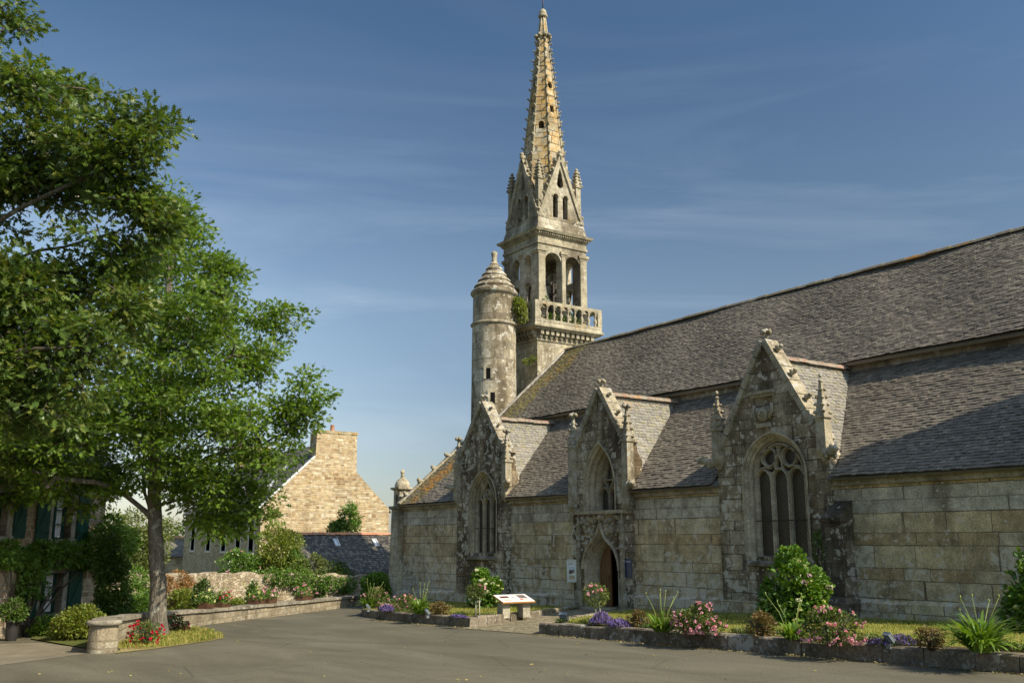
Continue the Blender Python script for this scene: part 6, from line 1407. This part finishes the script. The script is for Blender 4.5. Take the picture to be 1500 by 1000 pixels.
red_rose(258, 926, (.42, .35, .5), 'small red rose bush right of the oak trunk', 24)
# plants on the tower
climber('wall_plant', [((-36.5, 25.3, 12.55), (.42, .35, .35)), ((-36.45, 25.45, 12.1), (.3, .25, .3)), ((-36.6, 25.3, 12.85), (.3, .3, .2))], 1300, .11, L_yel, 'bushy plant rooted between the turret and the balcony', 'plant', (-36.6, 25.5, 11.9))
climber('wall_plant', [((-36.45, 25.75, 9.95), (.28, .2, .14)), ((-36.3, 26.0, 10.1), (.2, .15, .1))], 300, .1, L_yel, 'small plant sprouting from the tower wall beside the turret', 'plant', (-36.4, 26.2, 9.9))
climber('wall_plant', [((-36.35, 27+i*.42, 12.3+random.uniform(-.1, .1)), (.16, .2, .22)) for i in range(5)]+[((-36.25, 26.7, 13.0), (.08, .08, .3))], 900, .09, L_bush, 'green weeds growing behind the balusters of the balcony', 'plant', (-36.3, 27.5, 11.92))
climber('wall_plant', [((-15.75, 19.95, 1.45), (.16, .1, .45)), ((-15.95, 20.25, 1.7), (.2, .1, .2))], 340, .07, L_dark, 'thin green creeper on the dark buttress', 'plant', (-15.8, 19.95, .3))

# ------------------------------------------------------------------ signs and lamps
S_cream = M_plain('cream_panel_print', (.82, .74, .66), .35, .4, 0, .04); S_orangewood = M_plain('orange_wood_edge', (.42, .2, .06), .6, .3); S_leg = M_trim('pale_granite_leg', (.42, .38, .29), .2, 0, .2)
S_photo = M_plain('dark_print', (.09, .04, .035), .4, .3, 0, .7, 22); S_photo2 = M_plain('multicolour_print', (.16, .13, .13), .4, .3, 0, .7, 16); S_redp = M_plain('red_print', (.5, .05, .03), .4, .3)
ip = thing('information_panel', (-23.55, 16.15, lawn_z(-23.2)), 'slanted white information panel with pictures on two granite feet beside the path', 'information board')
c0 = Vector((-23.55, 16.15, 0)); pu = Vector((.05, 1, 0)).normalized(); pn = Vector((pu.y, -pu.x, 0)); zL = lawn_z(-23.3)
for q in (-.34, .34):
    mb = MB(); o = c0+pu*(q-.12)-pn*.2+Zv*(zL-.1); mb.obox(o, pu*.24, pn*.32, Zv*.42); mb.build('granite_foot', S_leg, ip)
tl = R(17); sv = (-pn*math.cos(tl)+Zv*math.sin(tl)); nv = (pn*math.sin(tl)+Zv*math.cos(tl)); PK = .70; o = c0-pu*.78*PK+pn*.26+Zv*(zL+.31)
mb = MB(); mb.obox(o, pu*1.56*PK, sv*.86*PK, nv*.04); mb.build('panel_board', S_orangewood, ip)
mb = MB(); mb.obox(o+nv*.041+pu*.01+sv*.01, pu*(1.56*PK-.02), sv*(.86*PK-.02), nv*.004); pp = mb.build('printed_sheet', S_cream, ip)
def pr(a, b, w_, h_, m): mb = MB(); mb.obox(o+nv*.046+pu*a*PK+sv*b*PK, pu*w_*PK, sv*h_*PK, nv*.002); mb.build('picture', m, pp)
pr(.16, .45, .42, .22, S_photo); pr(1.02, .38, .4, .38, S_photo2); pr(.98, .2, .1, .13, S_redp); pr(.66, .42, .16, .1, S_photo2); pr(.64, .18, .05, .04, S_photo); pr(.78, .2, .05, .05, S_redp); pr(1.06, .26, .34, .05, S_photo)
for k in range(6): pr(.16+.03*(k % 2), .14+.04*k, .36, .01, S_photo2) if k < 5 else None
nb = thing('notice_board', (-26.1, YW, .7), 'white framed notice case with a poster on the wall left of the door', 'notice board'); mb = MB(); a0, a1, z0, z1 = -26.42, -25.92, .28, 1.02
YP = YG-.012
mb.box(a0, a1, YP-.07, YP, z0, z1); mb.box(a0+.02, -26.2, YP, YW-.003, z0+.1, z1-.1)
for q in ((a0, a0+.04, z0, z1), (a1-.04, a1, z0, z1), (a0+.04, a1-.04, z0, z0+.04), (a0+.04, a1-.04, z1-.04, z1)): mb.box(q[0], q[1], YP-.1, YP-.07, q[2], q[3])
mb.build('case', M_plain('white_alu', (.62, .64, .62), .4, .4), nb)
mb = MB(); mb.box(a0+.07, a1-.07, YP-.075, YP-.0701, z0+.07, z1-.06); ps = mb.build('poster', M_plain('poster_paper', (.72, .74, .74), .5, .2, 0, .06), nb)
S_blue = M_plain('blue_print', (.12, .22, .45), .5)
def pr2(x0, x1, b0, b1, m): mb = MB(); mb.box(x0, x1, YP-.078, YP-.0755, b0, b1); mb.build('poster_picture', m, ps)
pr2(a0+.1, a0+.16, z1-.17, z1-.13, S_blue); pr2(a0+.18, a0+.33, z1-.15, z1-.13, S_blue); pr2(a0+.1, a1-.12, z0+.3, z0+.4, S_photo2); pr2(a0+.1, a1-.1, z0+.4, z0+.5, M_plain('pale_sky_print', (.5, .6, .72), .5)); pr2(a0+.1, a0+.24, z0+.26, z0+.34, M_plain('brown_print', (.25, .13, .06), .5, .3, 0, .5, 20)); pr2(a0+.1, a1-.1, z0+.09, z0+.22, M_plain('tan_print', (.5, .4, .27), .5, .2, 0, .3, 30))
pq = thing('wall_plaque', (-23.2, YW, .8), 'dark blue wall plaque with rounded top right of the door', 'plaque'); mb = MB(); a0, a1, z0, z1 = -23.62, -23.22, .5, 1.1
mb.poly([(a0, z0+.03), (a0+.03, z0), (a1-.03, z0), (a1, z0+.03), (a1, z1-.06), (a1-.06, z1), (a0+.06, z1), (a0, z1-.06)], [], m_south(20.36), 0, .018); pb_ = mb.build('plate', M_plain('navy_enamel', (.012, .03, .075), .35, .5, 0, .05), pq)
mb = MB(); mb.box(a0+.05, a0+.1, 20.355, 20.3599, z1-.12, z1-.08); mb.box(a0+.12, a1-.04, 20.355, 20.3599, z1-.115, z1-.09); mb.build('heading', M_plain('white_enamel', (.4, .46, .55), .5), pb_)
mb = MB(); mb.box(a0+.04, a1-.04, 20.356, 20.3599, .79, .8); mb.build('rule_line', M_plain('pale_blue_enamel', (.06, .09, .16), .5), pb_)
S_lampm = M_plain('grey_lamp_metal', (.2, .23, .24), .45, .4, .4); S_lens = M_plain('lamp_glass', (.35, .42, .45), .15, .6)
def floodlight(c, az, label, k=.62):
    c = Vector(c); t = thing('floodlight', c, label, 'floodlight', 'small floodlights in the beds'); d = Vector((math.cos(az), math.sin(az), 0)); s_ = Vector((-d.y, d.x, 0)); e = (d*math.cos(R(40))+Zv*math.sin(R(40))); n_ = (-d*math.sin(R(40))+Zv*math.cos(R(40)))
    mb = MB(); mb.box(c.x-.04, c.x+.04, c.y-.04, c.y+.04, c.z-.05, c.z+.03); mb.tube([c+Zv*.02, c+Zv*.13], .012, 6); mb.build('bracket', S_lampm, t)
    o = c+Zv*.12-s_*.11*k-n_*.12*k-e*.05*k; s_ = s_*k; n_ = n_*k; e = e*k; mb = MB(); mb.obox(o, s_*.22, n_*.26, e*.09); mb.obox(o-s_*.008-n_*.008+e*.09, s_*.236, n_*.276, e*.02); mb.obox(o+s_*.04+n_*.04-e*.04, s_*.14, n_*.16, e*.04); bd = mb.build('lamp_body', S_lampm, t); mb = MB(); mb.obox(o+s_*.015+n_*.015+e*.111, s_*.19, n_*.23, e*.004); mb.build('lens', S_lens, t)
floodlight(on_lawn(826, 911), R(125), 'grey floodlight at the left end of the right bed', .85); floodlight(on_lawn(1303, 945), R(80), 'small grey floodlight beside faded violet mat in the right bed'); floodlight(on_lawn(626, 902), R(80), 'grey floodlight before the lily in the middle of the left bed'); floodlight(on_lawn(539, 893), R(70), 'grey floodlight at the tip of the left bed')

# ------------------------------------------------------------------ grass blades, weeds and litter
def grass(name, n, reg, zf, h_, mat, label):
    P = []
    while len(P) < n:
        x, y = reg(); P.append((x, y, zf(x)))
    P = np.array(P); D = rng.normal(0, .45, (n, 3)); D[:, 2] = 1; s_ = h_*rng.uniform(.4, 1.3, n); o = leaves(name, P, D, s_, mat, None, BLADE, 3, .16); o['kind'] = 'stuff'; o['label'] = label; o['category'] = 'grass'; return o
L_grass = M_leaf('grass_blade', [(.11, .17, .02), (.18, .22, .035), (.34, .30, .085), (.42, .35, .13), (.15, .2, .025)], .3, .6, .1)
def rreg():
    while True:
        x, y = random.uniform(-23.2, -6.0), random.uniform(14.6, 20.35)
        if x > -19.4-(y-14.1)*.66: return x, y
grass('lawn_grass', 46000, rreg, lambda x: lawn_z(x)-.02, .05, L_grass, 'short dry lawn grass of the right bed')
def lreg():
    while True:
        x, y = random.uniform(-38, -24.2), random.uniform(14.9, 20.3)
        if y > 15.0 and (x > -31 or y > 15.4+(-31-x)*.68) and x < -23.9-(y-17)*.5 if y > 17 else (x < -23.6 and (x > -31 or y > 15.4+(-31-x)*.68)): return x, y
grass('lawn_grass', 22000, lreg, lambda x: lawn_z(x)-.02, .055, L_grass, 'short dry lawn grass of the left bed')
def vreg():
    while True:
        x, y = random.uniform(-29, -22.5), random.uniform(5, 8.6)
        ins = False; j = len(vp)-1
        for i in range(len(vp)):
            if (vp[i][1] > y) != (vp[j][1] > y) and x < (vp[j][0]-vp[i][0])*(y-vp[i][1])/(vp[j][1]-vp[i][1])+vp[i][0]: ins = not ins
            j = i
        if ins: return x, y
grass('verge_grass', 7000, vreg, lambda x: road_z(x)+.03, .09, L_grass, 'dry grass on the verge under the oak')
n = 9000; P = []
while len(P) < n:
    x, y = (random.uniform(-19.3, -6.5), 14.4+abs(random.gauss(0, .32))) if random.random() < .68 else (random.uniform(-32.5, -23.3), 0)
    if y == 0: y = (14.62 if x > -28.6 else 14.75+(-28.6-x)*.3)+abs(random.gauss(0, .3))
    if math.sin(x*2.3)+math.sin(x*5.1+y*3)+.8*math.sin(x*.9+2) > -.15: P.append((x, y, lawn_z(x)+random.uniform(-.01, .07)))
P = np.array(P); D = rng.normal(0, .7, (n, 3)); D[:, 2] = np.abs(D[:, 2])+.25; o = leaves('ground_cover', P, D, .055*rng.uniform(.5, 1.4, n), L_rose, None, OVAL, .8, .9); o['kind'] = 'stuff'; o['label'] = 'low weeds and ground cover along the kerbs of the flower beds'; o['category'] = 'ground cover'
n = 2600; P = []
for i in range(n):
    x = random.uniform(-33, -6.5)
    if -23 < x < -19.6: continue
    y = (14.04-abs(random.gauss(0, .09))) if x > -19.6 else ((14.25 if x > -28.6 else 14.55+(-28.6-x)*.32)-abs(random.gauss(0, .09)))
    P.append((x, y, road_z(x)+.006+random.uniform(0, .012)))
P = np.array(P); D = unit(len(P)); D[:, 2] *= .3; o = leaves('gutter_litter', P, D, .05*rng.uniform(.3, 1.2, len(P)), M_leaf('dry_litter', [(.25, .2, .1), (.16, .12, .06), (.32, .27, .14), (.14, .15, .05)], .1, .8, .1), None, OVAL, .6, 1.2); o['kind'] = 'stuff'; o['label'] = 'dry grass bits and grit gathered along the foot of the kerbs'; o['category'] = 'litter'
n = 170; P = []
for i in range(n):
    q = on_plane(random.uniform(-50, 1500), 900+98*random.random()**1.4)
    if q.y < 13.8 and q.y < 13.8: P.append((q.x, q.y, road_z(q.x)+.006))
P = np.array(P); D = unit(len(P)); D[:, 2] *= .12; o = leaves('fallen_leaves', P, D, .06*rng.uniform(.5, 1.2, len(P)), M_leaf('fallen_leaf', [(.3, .26, .08), (.36, .3, .1), (.25, .16, .06)], .1, .7, .1), None, OVAL, .3, 1.3); o['kind'] = 'stuff'; o['label'] = 'few dry leaves scattered on the asphalt'; o['category'] = 'leaves'
